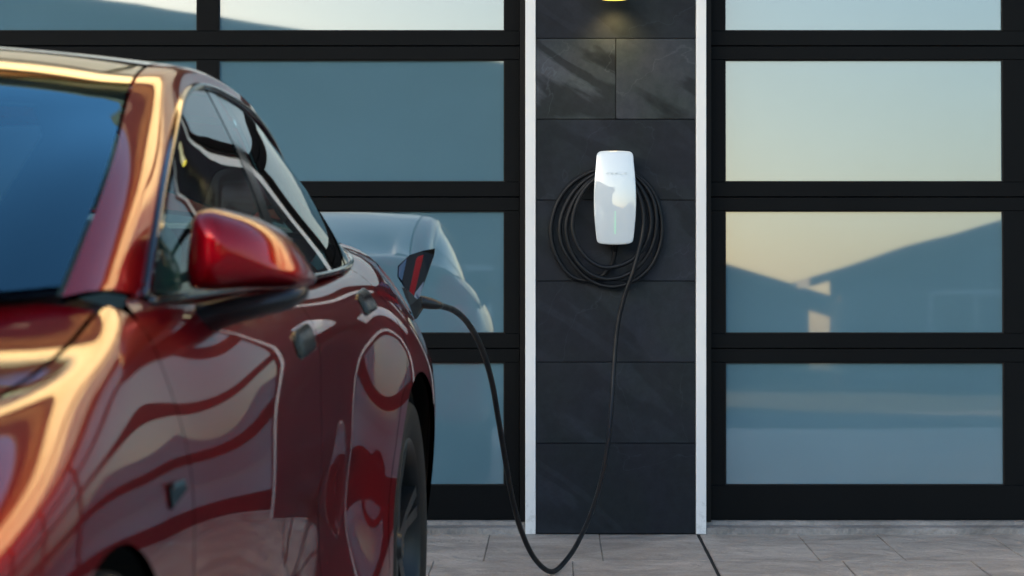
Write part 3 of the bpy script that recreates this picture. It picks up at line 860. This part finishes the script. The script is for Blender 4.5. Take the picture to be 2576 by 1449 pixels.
def panel(name, net, poly, mat, parent=None, step=.03, mirror=False, flange=.012, both=False, offset=0.0, shrink=True):
    """a sheet of the net surface inside the polygon poly (u,t), with folded-in edges.
       both: the sheet is joined with its mirror image across x=0 (hood, glass)"""
    parent = parent or car
    pl = resample(poly, step)
    P2 = np.array(pl)
    umin, tmin = P2.min(0); umax, tmax = P2.max(0)
    nu = max(2, int((umax - umin) / step)); nt = max(2, int((tmax - tmin) / step))
    inner = []
    nP = len(pl)
    A = P2; Bn = np.roll(P2, -1, axis=0)
    for i in range(1, nu):
        for j in range(1, nt):
            q = np.array((umin + (umax - umin) * i / nu, tmin + (tmax - tmin) * j / nt))
            # inside test and distance to outline
            ins = False
            c1 = (A[:, 1] > q[1]) != (Bn[:, 1] > q[1])
            with np.errstate(divide='ignore', invalid='ignore'):
                xx = (Bn[:, 0] - A[:, 0]) * (q[1] - A[:, 1]) / (Bn[:, 1] - A[:, 1]) + A[:, 0]
            ins = (np.count_nonzero(c1 & (q[0] < xx)) % 2) == 1
            if not ins: continue
            if np.min(np.linalg.norm(A - q, axis=1)) < step * .45: continue
            inner.append(tuple(q))
    v2 = [Vector(p) for p in pl] + [Vector(p) for p in inner]
    res = delaunay_2d_cdt(v2, [(i, (i + 1) % nP) for i in range(nP)], [], 1, 1e-6)
    rv, rf = res[0], res[2]
    uu = np.array([v[0] for v in rv]); tt = np.array([v[1] for v in rv])
    Q = net.ev(uu, tt); N = net.nrm(uu, tt)
    # the centre line has a symmetric normal
    cen = np.abs(Q[:, 0]) < 1e-4
    N[cen, 0] = 0; N /= np.linalg.norm(N, axis=1, keepdims=True)
    Q = Q + N * offset
    ends = {}
    loop = [tuple(p) for p in pl]
    # boundary loop indices
    idx = []
    for p in loop:
        k = int(np.argmin((uu - p[0]) ** 2 + (tt - p[1]) ** 2)); idx.append(k)
    def build(sign, V, NV, Fs):
        base = len(V)
        for q, nn in zip(Q, N):
            V.append((q[0] * sign, q[1], q[2])); NV.append((nn[0] * sign, nn[1], nn[2]))
        for f in rf:
            a, b, c = f[:3]
            fn = np.cross(Q[b] - Q[a], Q[c] - Q[a])
            ok = np.dot(fn, N[a] + N[b] + N[c]) > 0
            f2 = list(f) if ok else list(reversed(f))
            if sign < 0: f2 = list(reversed(f2))
            Fs.append(tuple(base + k for k in f2))
        if flange > 0:
            m = len(idx)
            fb = len(V)
            # duplicate rim with sideways normals for a crisp folded edge
            for k, i in enumerate(idx):
                pa = Q[idx[k - 1]]; pb = Q[idx[(k + 1) % m]]
                tdir = pb - pa; tdir = tdir / (np.linalg.norm(tdir) + 1e-9)
                side = np.cross(tdir, N[i])
                for dpt in (0.0, .0025, flange):
                    q = Q[i] - N[i] * dpt
                    V.append((q[0] * sign, q[1], q[2])); NV.append((side[0] * sign, side[1], side[2]))
            for k in range(m):
                k2 = (k + 1) % m
                if both and abs(Q[idx[k]][0]) < 1e-3 and abs(Q[idx[k2]][0]) < 1e-3: continue
                for s_ in range(2):
                    Fs.append((fb + 3 * k + s_, fb + 3 * k2 + s_, fb + 3 * k2 + s_ + 1, fb + 3 * k + s_ + 1))
    outs = []
    for sg in ((1, -1) if both else ((-1,) if mirror else (1,))):
        if both and sg == -1:
            build(sg, V, NV, Fs)
        else:
            V, NV, Fs = [], [], []
            build(sg, V, NV, Fs)
    # side normals must point outwards: fix using polygon orientation
    c = np.mean(np.array(V), axis=0)
    me = bpy.data.meshes.new(name)
    me.from_pydata(V, [], Fs); me.materials.append(mat)
    me.polygons.foreach_set("use_smooth", [True] * len(me.polygons))
    me.update()
    try:
        me.normals_split_custom_set_from_vertices(NV)
    except Exception:
        pass
    o = bpy.data.objects.new(name, me)
    return link(o, parent)

def t_at(y, z):
    """row parameter of the body side at length y and height z"""
    tt = np.linspace(BT[3], BT[9], 400)
    q = body.ev(np.full(400, y), tt)
    return float(np.interp(-z, -q[:, 2], tt))

def side_poly(pts, corner=0.0):
    if corner: pts = rounded(pts, corner, 4)
    return [(y, t_at(y, z)) for y, z in pts]

G = .0022
def arch(yc, zc, r, a0, a1, n=26):
    return [(yc + r * math.cos(a0 + (a1 - a0) * k / n), zc + r * math.sin(a0 + (a1 - a0) * k / n)) for k in range(n + 1)]
ZS = .20
AR = .385; ZC = .36; YFA = .16
def dooredge_rear(z):
    # trailing edge of the rear door: follows the arch
    if z > .80: return 2.86 + .06 * (z - .8)
    a = (z - .36) / .46
    return 2.96 - math.sqrt(max(.455 ** 2 - (z - .36) ** 2, 0)) if z < .36 + .455 else 2.86
for mir in (False, True):
    # the hood-side edge of the fender is given as row parameters
    tf = .795
    # front fender: top edge along hood seam, arch cut-out below
    poly = [(-.60, tf), (.60, tf + .0), (.62 - G, .86)]
    poly += [(.62 - G, t_at(.62, z)) for z in (.90, .7, .5, .3, ZS)]
    yA = math.sqrt(AR ** 2 - (ZS + .02 - ZC) ** 2)
    a0 = math.atan2(ZS - ZC, math.sqrt(AR ** 2 - (ZS - ZC) ** 2))
    ar = arch(YFA, ZC, AR - .01, a0, PI - a0, 34)
    poly += side_poly(ar)
    poly += [(-.55, t_at(-.55, ZS)), (-.60, t_at(-.60, .45))]
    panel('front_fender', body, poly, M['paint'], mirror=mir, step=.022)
    # front door
    fd = [(.62 + G, z) for z in (.945,)]
    poly = [(.66, .815), (.70, .805), (1.745, .805), (1.75 - G, .83)]
    poly += [(1.75 - G, t_at(1.75, z)) for z in (.9, .7, .5, .30)]
    poly += [(.62 + G, t_at(.62, z)) for z in (.30, .5, .7, .9)] + [(.62 + G, .86)]
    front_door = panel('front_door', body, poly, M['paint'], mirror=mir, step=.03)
    poly = [(1.75 + G, .83), (1.755, .805), (2.83, .805), (2.865 - G, .86)]
    zz = [.96, .9, .83, .78, .72, .66, .58, .5, .42, .36, .30]
    poly += [(dooredge_rear(z) - G, t_at(dooredge_rear(z), z)) for z in zz]
    poly += [(1.75 + G, t_at(1.75, z)) for z in (.30, .5, .7, .9)]
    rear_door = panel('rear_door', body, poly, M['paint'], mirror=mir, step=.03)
    # rocker
    poly = [(.62 + G, t_at(.62, .295)), (1.6, t_at(1.6, .295)), (2.505, t_at(2.5, .295)), (2.52, t_at(2.5, ZS)), (1.6, t_at(1.6, ZS)), (.62 + G, t_at(.62, ZS))]
    panel('rocker', body, poly, M['paint'], mirror=mir, step=.05)
    # quarter panel with rear arch
    ar2 = arch(2.96, ZC, AR + .025, a0, PI - a0, 34)
    ar2 = list(reversed(ar2))              # from front foot over the top to the rear foot
    poly = [(2.865 + G, .86), (2.84, .805), (3.40, .80), (3.62, .83), (3.66, .90)]
    # tail lamp cut and bumper seam
    poly += [(3.42, t_at(3.42, 1.005)), (3.40, t_at(3.40, .90)), (3.55, t_at(3.55, .80)), (3.60, t_at(3.6, .55)), (3.55, t_at(3.55, .34)), (3.45, t_at(3.45, .28))]
    poly += [(y, t_at(y, z)) for y, z in reversed(ar2) if z > .235]
    poly += [(2.53, t_at(2.53, .235)), (2.50, t_at(2.5, .30))]
    poly += [(dooredge_rear(z) + G, t_at(dooredge_rear(z), z)) for z in reversed(zz)]
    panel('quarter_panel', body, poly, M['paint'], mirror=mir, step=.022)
    # tail lamp
    poly = [(3.424, t_at(3.42, 1.003)), (3.66, .905), (3.90, .905), (4.0, .95), (4.0, 1.0), (3.60, t_at(3.6, .90)), (3.404, t_at(3.40, .905))]
    tl = panel('tail_light', body, poly, M['redlens'] if mir else M['redlens'], mirror=mir, step=.03)
    # rear bumper side
    poly = [(3.604, t_at(3.6, .55)), (3.554, t_at(3.55, .80)), (3.41, t_at(3.41, .897)), (3.60, t_at(3.6, .893)), (4.04, 1.01), (4.05, 1.66), (3.56, t_at(3.56, .34))]
    panel('rear_bumper', body, poly, M['paint'], mirror=mir, step=.03)
    # front bumper corner and headlight
    poly = [(-.604, t_at(-.60, .45)), (-.554, t_at(-.55, ZS)), (-.92, 1.62), (-.925, .05 + .8), (-.88, .86), (-.75, 1.0), (-.604, 1.08)]
    panel('front_bumper', body, poly, M['paint'], mirror=mir, step=.03)
    poly = [(-.604, .80), (-.604, 1.07), (-.75, .99), (-.88, .85), (-.90, .70), (-.80, .72)]
    panel('headlight', body, poly, M['lens_sheen'], mirror=mir, step=.03)
# hood, cowl and deck
panel('hood', body, [(-.60, 0), (.30, 0), (.44, .3), (.52, .6), (.56, .786), (-.60, .786), (-.75, .70), (-.90, .66), (-.92, 0)], M['paint'], both=True, step=.035)
panel('nose', body, [(-.93, 0), (-.93, .8), (-.93, 1.6), (-.925, 1.6), (-.922, .8), (-.922, 0)], M['paint'], both=True, step=.04)
panel('cowl', body, [(.31, 0), (.45, .3), (.53, .6), (.57, .786), (.62, .79), (.62, 0)], M['blacksatin'], both=True, step=.05, offset=-.006)
panel('boot_lid', body, [(3.60, 0), (3.60, .79), (3.85, .80), (4.04, .86), (4.045, 0)], M['paint'], both=True, step=.035)
V = []
# tail closing plate
tc = body.ev(np.full(24, 4.05), np.linspace(0, 1.66, 24))
Vr = [tuple(p) for p in tc] + [(-p[0], p[1], p[2]) for p in tc]
Fr = [(i, i + 1, 24 + i + 1, 24 + i) for i in range(23)]
mesh_from('tail_panel', Vr, Fr, M['paint'], car)
tc = body.ev(np.full(24, -.93), np.linspace(0, 1.66, 24))
Vr = [tuple(p) for p in tc] + [(-p[0], p[1], p[2]) for p in tc]
mesh_from('nose_panel', Vr, [tuple(reversed(f)) for f in Fr], M['blacksatin'], car)

# greenhouse panels
wind = panel('windshield', gh, [(0.02, 0), (.86, 0), (.90, .3), (.93, .60), (.91, .70), (.90, .717), (.5, .717), (.03, .717)], M['windglass'], both=True, step=.05, flange=.004)
def band(name, polys, mat, off_):
    for p in polys:
        panel(name, gh, p, mat, both=True, step=.05, flange=.003, offset=off_, parent=wind)
band('glass_border', [[(.02, .58), (.30, .615), (.60, .63), (.80, .60), (.86, .4), (.87, 0), (.90, 0), (.93, .45), (.94, .60), (.90, .716), (.5, .716), (.02, .716)],
                      [(.02, 0), (.09, 0), (.09, .58), (.02, .575)]], M['frit'], -.006)
panel('roof_glass', gh, [(.905, 0), (.935, .5), (.945, .60), (.912, .717), (2.36, .717), (2.30, 0)], M['roofglass'], both=True, step=.05, flange=.006)
panel('rear_window', gh, [(2.315, 0), (2.375, .717), (3.20, .717), (3.22, 0)], M['roofglass'], both=True, step=.05, flange=.006)
for mir in (False, True):
    panel('roof_rail', gh, [(0.0, .7225), (3.30, .7225), (3.30, .80), (3.15, .805), (0.0, .805)], M['paint'], mirror=mir, step=.022, flange=.01)
    yl = lambda uu: uu
    panel('front_window', gh, [(.02, .815), (1.36, .815), (1.27, 1.19), (.02, 1.19)], M['sideglass'], mirror=mir, step=.04, flange=.004, offset=-.002)
    panel('door_pillar', gh, [(1.365, .812), (1.47, .812), (1.375, 1.195), (1.275, 1.195)], M['blackgloss'], mirror=mir, step=.04, flange=.006, offset=-.001)
    panel('rear_window_side', gh, [(1.475, .815), (2.50, .815), (2.55, .9), (2.36, 1.19), (1.38, 1.19)], M['sideglass'], mirror=mir, step=.04, flange=.004, offset=-.002)
    panel('window_trim', gh, [(2.505, .815), (2.58, .815), (2.64, .9), (2.44, 1.19), (2.365, 1.19), (2.555, .9)], M['blackgloss'], mirror=mir, step=.03, flange=.004, offset=0)
    panel('quarter_window', gh, [(2.585, .815), (3.05, .82), (3.05, .95), (2.95, 1.15), (2.445, 1.19), (2.645, .9)], M['sideglass'], mirror=mir, step=.03, flange=.004, offset=-.002)
    sg = -1 if mir else 1
    # bright strip round the window
    uu = np.linspace(0.0, 3.08, 110)
    q = gh.ev(uu, np.full(110, .809)); nn = gh.nrm(uu, np.full(110, .809))
    q2 = gh.ev(np.array([3.10, 3.13, 3.10, 3.02, 2.9]), np.array([.85, .95, 1.06, 1.14, 1.19]))
    n2 = gh.nrm(np.array([3.10, 3.13, 3.10, 3.02, 2.9]), np.array([.85, .95, 1.06, 1.14, 1.19]))
    q = np.vstack([q, q2]); nn = np.vstack([nn, n2])
    uu3 = np.linspace(2.8, .02, 60)
    q3 = gh.ev(uu3, np.full(60, 1.195)); n3 = gh.nrm(uu3, np.full(60, 1.195))
    q = np.vstack([q, q3]); nn = np.vstack([nn, n3])
    pts = [((p[0] + n_[0] * .001) * sg, p[1] + n_[1] * .001, p[2] + n_[2] * .001) for p, n_ in zip(q, nn)]
    V, F = tube_geo(pts, .0065, 8)
    mesh_from('window_surround', V, F, M['blackgloss'], car, smooth=True)

# inner shells so that shut lines and arches read dark
def shell_strip(y0, y1, t0, t1, off_, name, mat, n=30, m=20, mir=1):
    uu, tt = np.meshgrid(np.linspace(y0, y1, n), np.linspace(t0, t1, m)); uu = uu.ravel(); tt = tt.ravel()
    q = body.ev(uu, tt); nn = body.nrm(uu, tt); q = q - nn * off_
    V = [(p[0] * mir, p[1], p[2]) for p in q]
    F = [(j * n + i, j * n + i + 1, (j + 1) * n + i + 1, (j + 1) * n + i) for j in range(m - 1) for i in range(n - 1)]
    return V, F
bm = bmesh.new()
for mir in (1, -1):
    for args in ((.60, 2.54, .83, 1.64), (-.9, .60, .3, .93), (2.54, 3.95, .83, .96), (3.40, 3.95, .9, 1.62)):
        V, F = shell_strip(*args, .011 if args[0] != -.9 else .02, '', None, mir=mir)
        bv = [bm.verts.new(v) for v in V]
        for f in F: bm.faces.new([bv[i] for i in f])
bm_obj('inner_body', bm, M['interior'], car)
bm = bmesh.new()
bm_box(bm, (-.80, .45, .2), (.80, 2.5, .30))
bm_box(bm, (-.55, -.85, .22), (.55, .60, .30)); bm_box(bm, (-.55, 2.5, .22), (.55, 3.9, .42))
bm_box(bm, (-.80, .43, .30), (.80, .47, .93)); bm_box(bm, (-.78, 2.40, .3), (.78, 2.44, .95))
bm_obj('underbody', bm, M['interior'], car)
# door cards
for sg in (1, -1):
    bm = bmesh.new(); bm_box(bm, (min(sg * .80, sg * .83), .72, .32), (max(sg * .80, sg * .83), 2.40, .975))
    bm_obj('door_card', bm, M['interior'], car)
# wheel arch liners
for yc in (YFA, 2.96):
    for sg in (1, -1):
        n = 28; V, F = [], []
        for k in range(n + 1):
            a = R(-30) + R(240) * k / n
            for x in (.60, .945):
                V.append((sg * x, yc + (AR + .004) * math.cos(a), ZC + (AR + .004) * math.sin(a)))
        for k in range(n): F.append((2 * k, 2 * k + 2, 2 * k + 3, 2 * k + 1))
        c0 = len(V); V.append((sg * .60, yc, ZC))
        for k in range(n): F.append((c0, 2 * k, 2 * k + 2))
        mesh_from('arch_liner', V, F, M['interior'], car, smooth=False)

# cabin
bm = bmesh.new()
bm_box(bm, (-.78, .60, .72), (.78, 1.02, .955), .03)
dash = bm_obj('dashboard', bm, M['interior'], car)
def soft_box(name, lo, hi, mat, parent, bev=.05, rot=0):
    bm = bmesh.new(); bm_box(bm, lo, hi)
    bmesh.ops.bevel(bm, geom=list(bm.edges), offset=bev, segments=4, affect='EDGES', profile=.6)
    c = (Vector(lo) + Vector(hi)) / 2
    if rot: bmesh.ops.rotate(bm, verts=bm.verts, cent=(c.x, c.y, lo[2]), matrix=Matrix.Rotation(rot, 3, 'X'))
    return bm_obj(name, bm, mat, parent, smooth=True, sharp=60)
for sx in (-.37, .37):
    s = soft_box('seat', (sx - .26, 1.30, .42), (sx + .26, 1.80, .60), M['seat'], car)
    soft_box('backrest', (sx - .25, 1.78, .55), (sx + .25, 1.93, 1.13), M['seat'], s, .06, -R(16))
    soft_box('headrest', (sx - .13, 1.95, 1.14), (sx + .13, 2.05, 1.30), M['seat'], s, .04, -R(8))
s = soft_box('rear_seat', (-.64, 2.30, .45), (.64, 2.75, .62), M['seat'], car)
soft_box('backrest', (-.64, 2.78, .55), (.64, 2.92, 1.05), M['seat'], s, .06, -R(20))
# steering wheel
V, F = [], []
pts = [Vector((.37 + .18 * math.cos(a), 0, .18 * math.sin(a))) for a in [2 * PI * k / 40 for k in range(41)]]
rm = Matrix.Rotation(-R(25), 3, 'X')
pts = [rm @ (p - Vector((.37, 0, 0))) + Vector((.37, 1.14, .98)) for p in pts]
V, F = tube_geo(pts, .016, 10, cap=False)
sw = mesh_from('steering_wheel', V, F, M['interior'], car, smooth=True)
V, F = tube_geo([(.19, 1.14, .98), (.37, 1.12, .97), (.55, 1.14, .98)], .018, 8)
mesh_from('spoke', V, F, M['interior'], sw, smooth=True)

# wheels
def wheel(yc, sg):
    w = lathe('wheel', [(.235, -.11), (.25, -.115), (.30, -.122), (.335, -.118), (.350, -.10), (.3535, -.06), (.354, 0), (.3535, .06), (.350, .10), (.338, .117), (.315, .122), (.29, .119), (.262, .112), (.255, .105)], M['rubber'], car, n=64, axis='x', sharp=50)
    w.location = (sg * .845, yc, .354)
    if sg < 0: w.rotation_euler = (0, 0, PI)
    lathe('rim', [(.258, .110), (.252, .113), (.246, .108), (.238, .09), (.232, .04), (.228, -.05), (.235, -.105)], M['darkmetal'], w, n=64, axis='x', sharp=60)
    lathe('brake_disc', [(.0001, .015), (.19, .015), (.19, -.01), (.0001, -.01)], M['disc'], w, n=40, axis='x')
    lathe('hub', [(.0001, .098), (.028, .098), (.034, .09), (.05, .075), (.06, .04), (.0001, .035)], M['darkmetal'], w, n=24, axis='x')
    for k in range(5):
        a = 2 * PI * k / 5 + .35
        for dlt in (-.17, .17):
            V = []
            # tapered twin spoke
            for r_, wd, x0, x1 in ((.035, .022, .045, .088), (.14, .016, .055, .092), (.242, .020, .07, .106)):
                aa = a + dlt * (.45 + .9 * r_)
                for x_ in (x0, x1):
                    for s_ in (-1, 1):
                        ww = wd * (1 if x_ == x0 else .75)
                        V.append((x_, r_ * math.cos(aa) - s_ * ww * math.sin(aa), r_ * math.sin(aa) + s_ * ww * math.cos(aa)))
            F = []
            for i in range(2):
                b0 = i * 4
                F += [(b0, b0 + 1, b0 + 5, b0 + 4), (b0 + 2, b0 + 6, b0 + 7, b0 + 3), (b0, b0 + 4, b0 + 6, b0 + 2), (b0 + 1, b0 + 3, b0 + 7, b0 + 5)]
            F += [(0, 2, 3, 1), (8, 9, 11, 10)]
            mesh_from('spoke', V, F, M['darkmetal'], w)
    # tread grooves
    return w
for yc in (YFA, 2.96):
    for sg in (1, -1): wheel(yc, sg)

# door handles
def on_side(y, z, outw=0.0):
    t = t_at(y, z)
    q = body.ev(np.array([y]), np.array([t]))[0]; n_ = body.nrm(np.array([y]), np.array([t]))[0]
    return Vector(q + n_ * outw), Vector(n_)
for sg in (1, -1):
    for (ya, yb, z0, z1) in ((1.47, 1.70, .892, .905), (2.50, 2.72, .938, .952)):
        rows_ = []
        nseg = 12
        V, F = [], []
        prof = [(-.024, .0005), (-.022, .005), (-.014, .0075), (.014, .0075), (.022, .005), (.024, .0005)]
        for i in range(nseg + 1):
            s_ = i / nseg
            yy = ya + (yb - ya) * s_; zz_ = z0 + (z1 - z0) * s_
            e = min(1, 6 * s_, 6 * (1 - s_)) ** .5
            for dz, o_ in prof:
                p, n_ = on_side(yy, zz_ + dz * (.6 + .4 * e), o_ * (.25 + .75 * e))
                V.append((p.x * sg, p.y, p.z))
        m_ = len(prof)
        for i in range(nseg):
            for k in range(m_ - 1):
                F.append((i * m_ + k, i * m_ + k + 1, (i + 1) * m_ + k + 1, (i + 1) * m_ + k))
        F.append(tuple(range(m_))); F.append(tuple(reversed(range(nseg * m_, nseg * m_ + m_))))
        bm = bmesh.new(); bv = [bm.verts.new(v) for v in V]
        for f in F: bm.faces.new([bv[i] for i in f])
        bm_obj('door_handle', bm, M['flapblack'], car, smooth=True, sharp=40)

# fender camera
for sg in (1, -1):
    V = []
    for y_, z_ in ((.47, .738), (.47, .768), (.56, .764), (.575, .752)):
        for o_ in (.0, .004):
            p, _ = on_side(y_, z_, o_); V.append((p.x * sg, p.y, p.z))
    F = [(1, 3, 5, 7), (0, 1, 3, 2), (2, 3, 5, 4), (4, 5, 7, 6), (6, 7, 1, 0)]
    bm = bmesh.new(); bv = [bm.verts.new(v) for v in V]
    for f in F: bm.faces.new([bv[i] for i in f])
    bm_obj('fender_camera', bm, M['flapblack'], car)
    V = []
    for y_, z_ in ((.475, .762), (.475, .769), (.55, .766), (.55, .760)):
        p, _ = on_side(y_, z_, .0055); V.append((p.x * sg, p.y, p.z))
    bm = bmesh.new(); bv = [bm.verts.new(v) for v in V]; bm.faces.new(bv)
    r_ = bmesh.ops.extrude_face_region(bm, geom=list(bm.faces))
    for v in r_['geom']:
        if isinstance(v, bmesh.types.BMVert): v.co.x += sg * .002
    bm_obj('side_marker', bm, M['chrome'], car)

# mirrors
for sg in (1, -1):
    root = bpy.data.objects.new('mirror', None); link(root, car); root.location = (sg * .95, .97, 1.05)
    # outline seen from the front, x outward
    mo = [(-.072, -.047), (-.071, .030), (-.064, .058), (-.046, .067), (-.010, .060), (.025, .046), (.054, .022), (.076, -.012), (.086, -.040), (.075, -.048), (.0, -.050), (-.05, -.052)]
    mo = [(p.x, p.z) for p in catmull([(a, 0, b) for a, b in mo], 5, closed=True)]
    mpf = lambda a, b, o, sg=sg: (a * sg, o + 1.25 * max(0, a + .022) ** 1.15 - .02, b)
    dome('mirror_cap', mo, {'map': mpf, 'r': [(1.0, .03), (1.0, .0), (.985, -.02), (.94, -.04), (.86, -.058), (.74, -.072), (.58, -.083), (.38, -.090), (.18, -.093), (.05, -.094)]}, M['paint'], root, sharp=80)
    dome('mirror_rim', mo, {'map': mpf, 'r': [(1.0, .03), (1.0, .045), (.92, .047)]}, M['blackgloss'], root, sharp=40)
    dome('mirror_glass', mo, {'map': mpf, 'r': [(.90, .044), (.90, .048)]}, M['chrome'], root, sharp=40)
    # foot: long black arm under the cap running to the door
    V, F = [], []
    sec = [(-.115, .02, -.120, .030, .040), (-.07, .015, -.098, .026, .050), (-.02, .005, -.083, .021, .052), (.03, .0, -.073, .017, .05), (.07, .005, -.064, .015, .04), (.088, .015, -.056, .009, .026)]
    for x, y, z, hz, hy in sec:
        for k in range(12):
            a = 2 * PI * k / 12
            V.append((x * sg, y + hy * math.cos(a), z + hz * math.sin(a)))
    for i in range(len(sec) - 1):
        for k in range(12):
            a = i * 12 + k; b = i * 12 + (k + 1) % 12
            F.append((a, b, b + 12, a + 12))
    F += [tuple(range(12)), tuple(range(60, 72))]
    bm = bmesh.new(); bv = [bm.verts.new(v) for v in V]
    for f in F: bm.faces.new([bv[i] for i in f])
    bm_obj('mirror_foot', bm, M['blacksatin'], root, smooth=True, sharp=60)

# charge port with open flap (driver's side, at the tail lamp)
def PL(px, py, yl):
    """car-local x, z for a point seen at px,py and local length yl"""
    x = .9
    for _ in range(3):
        d = (CARY - x * .0477 + yl * .9989) + D
        wx_ = (px - 1400) * d / FPX
        x = (wx_ - CARX - yl * .0477) / .9989
    return (x, yl, H + (640 - py) * d / FPX)
YF = 3.47
fl = [PL(*p) for p in ((1094, 625, YF + .03), (1062, 631, YF + .025), (1031, 641, YF + .02), (1001, 669, YF + .01), (1000, 697, YF), (1020, 728, YF), (1051, 756, YF), (1075, 690, YF + .015), (1092, 641, YF + .03))]
def plate(name, pts, thick, mat, parent, shift=0.0):
    bm = bmesh.new()
    a = [bm.verts.new((p[0], p[1] + shift, p[2])) for p in pts]
    b = [bm.verts.new((p[0], p[1] + shift + thick, p[2])) for p in pts]
    bm.faces.new(a); bm.faces.new(list(reversed(b)))
    for i in range(len(pts)):
        j = (i + 1) % len(pts); bm.faces.new((a[i], b[i], b[j], a[j]))
    return bm_obj(name, bm, mat, parent)
flap = plate('charge_flap', fl, .012, M['flapblack'], car)
plate('red_lens', [PL(*p) for p in ((1066, 641, YF + .026), (1049, 646, YF + .024), (1029, 737, YF), (1041, 747, YF))], .003, M['redlens'], flap, -.0035)
plate('blue_reflection', [PL(*p) for p in ((1068, 707, YF + .01), (1045, 736, YF + .002), (1042, 747, YF + .0), (1051, 753, YF + .0), (1056, 748, YF + .0))], .003, M['lens_sheen'], flap, -.0035)  # bluish reflection on the flap, put in as a dark blue plate
plate('side_lens', [PL(*p) for p in ((1024, 650, YF + .02), (1004, 672, YF + .01), (1003, 695, YF), (1012, 706, YF))], .003, M['lens_sheen'], flap, -.0035)
hp = [PL(*p) for p in ((1012, 722, YF), (1026, 728, YF), (1051, 752, YF + .01), (1062, 748, YF + .02), (1061, 776, YF + .02), (1044, 803, YF + .01), (1032, 770, YF), (1020, 745, YF))]
plate('charge_socket', hp, .06, M['blacksatin'], car, -.01)
# plug (belongs to the cable)
pe = P[-1] - off
ps = car_m @ Vector(PL(1045, 759, YF + .03)) - off
q = [ps, ps + (pe - ps) * .22, ps + (pe - ps) * .55, ps + (pe - ps) * .85, pe, pe + (pts[0] - pts[0]) + (P[-2] - P[-1]).normalized() * .015]
q = [Vector(v) for v in q]
q[0] = ps; q[1] = ps + (pe - ps) * .3 + Vector((0, 0, .0015)); q[2] = ps + (pe - ps) * .6 + Vector((0, 0, .001)); q[3] = ps + (pe - ps) * .85
V, F = tube_geo(q, [.0165, .0168, .0155, .0128, .0105, .0085], 18)
mesh_from('plug', V, F, M['blacksatin'], cab, smooth=True)

# ------------------------------------------------------------------ neighbouring houses across the street
def house(name, label, x0, x1, y0, y1, zg, ze, slope, over=.6, gable_end=None, windows=(), ridge_drop=0.0, wmat='housewall', wall_inset=(0, 0)):
    root = thing(name, label, 'house', ((x0 + x1) / 2, y1, zg))
    ox, oy, oz = (x0 + x1) / 2, y1, zg
    W = lambda x, y, z: (x - ox, y - oy, z - oz)
    box('wall', W(x0 + over + wall_inset[0], y0 + over, zg), W(x1 - over - wall_inset[1], y1 - over, ze - .12), M[wmat], root)
    # gable roof, ridge along y: outline rises from both x ends
    xm = (x0 + x1) / 2; hr = slope * (x1 - x0) / 2
    bm = bmesh.new()
    nseg = 14
    pts = []
    for k in range(nseg + 1):
        s_ = k / nseg; x = x0 + (x1 - x0) * s_
        z = ze + hr * (1 - abs(2 * s_ - 1) ** 1.0)
        pts.append((x, z))
    rows_ = []
    for y in (y0, y1):
        rows_.append(([bm.verts.new(W(x, y, z)) for x, z in pts], [bm.verts.new(W(x, y, z - .18)) for x, z in pts]))
    for k in range(nseg):
        bm.faces.new((rows_[0][0][k], rows_[0][0][k + 1], rows_[1][0][k + 1], rows_[1][0][k]))
        bm.faces.new((rows_[0][1][k], rows_[1][1][k], rows_[1][1][k + 1], rows_[0][1][k + 1]))
        for r_ in rows_:
            bm.faces.new((r_[0][k], r_[0][k + 1], r_[1][k + 1], r_[1][k]))
    for k in (0, nseg):
        bm.faces.new((rows_[0][0][k], rows_[1][0][k], rows_[1][1][k], rows_[0][1][k]))
    bm_obj('roof', bm, M['roof'], root)
    # gable wall under the roof, facing the garage
    yv = y1 - over
    V = [W(x0 + over + wall_inset[0], yv - .001, ze - .14), W(x1 - over - wall_inset[1], yv - .001, ze - .14), W(x1 - over - wall_inset[1], yv - .001, ze + slope * (over + wall_inset[1]) - .19), W(xm, yv - .001, ze + hr - .19), W(x0 + over + wall_inset[0], yv - .001, ze + slope * (over + wall_inset[0]) - .19)]
    V2 = [(a, b - (y1 - y0 - 2 * over), c) for a, b, c in V]
    mesh_from('gable', V + V2, [(4, 3, 2, 1, 0), (5, 6, 7, 8, 9)], M[wmat], root)
    for wx0, wx1, wz0, wz1 in windows:
        f = box('window', W(wx0, yv, zg + wz0), W(wx1, yv + .05, zg + wz1), M['housetrim'], root)
        box('pane', W(wx0 + .08, yv + .051, zg + wz0 + .08), W((wx0 + wx1) / 2 - .03, yv + .06, zg + wz1 - .08), M['housewindow'], f)
        box('pane', W((wx0 + wx1) / 2 + .03, yv + .051, zg + wz0 + .08), W(wx1 - .08, yv + .06, zg + wz1 - .08), M['housewindow'], f)
    return root
ZG = -.36
# large low-pitched house (reflected in the door behind the car)
house('neighbour_house', 'long low-pitched grey house across the street, its roofline reflected behind the car', -40, .75, -30, -24.5, ZG, 4.72, .158, over=.7,
      windows=((-9, -7, .9, 2.2), (-5.5, -3.5, .9, 2.2), (-2.4, -1, .1, 2.2)))
# right-hand house with deep eave
house('neighbour_house', 'grey house with a deep eave whose roof climbs rightward in the door reflection', 5.35, 17.5, -40.3, -37, ZG, 2.0, .30, over=.75, windows=((8, 10, .9, 2.1), (12, 14, .9, 2.1)))
# smaller house between them
house('neighbour_house', 'smaller distant grey house whose roof falls away between the two larger ones', -12.0, 9.0, -62, -52, ZG, 1.55, .30, over=.6, wall_inset=(0, 1.25), windows=((0, 2, .9, 1.7),))
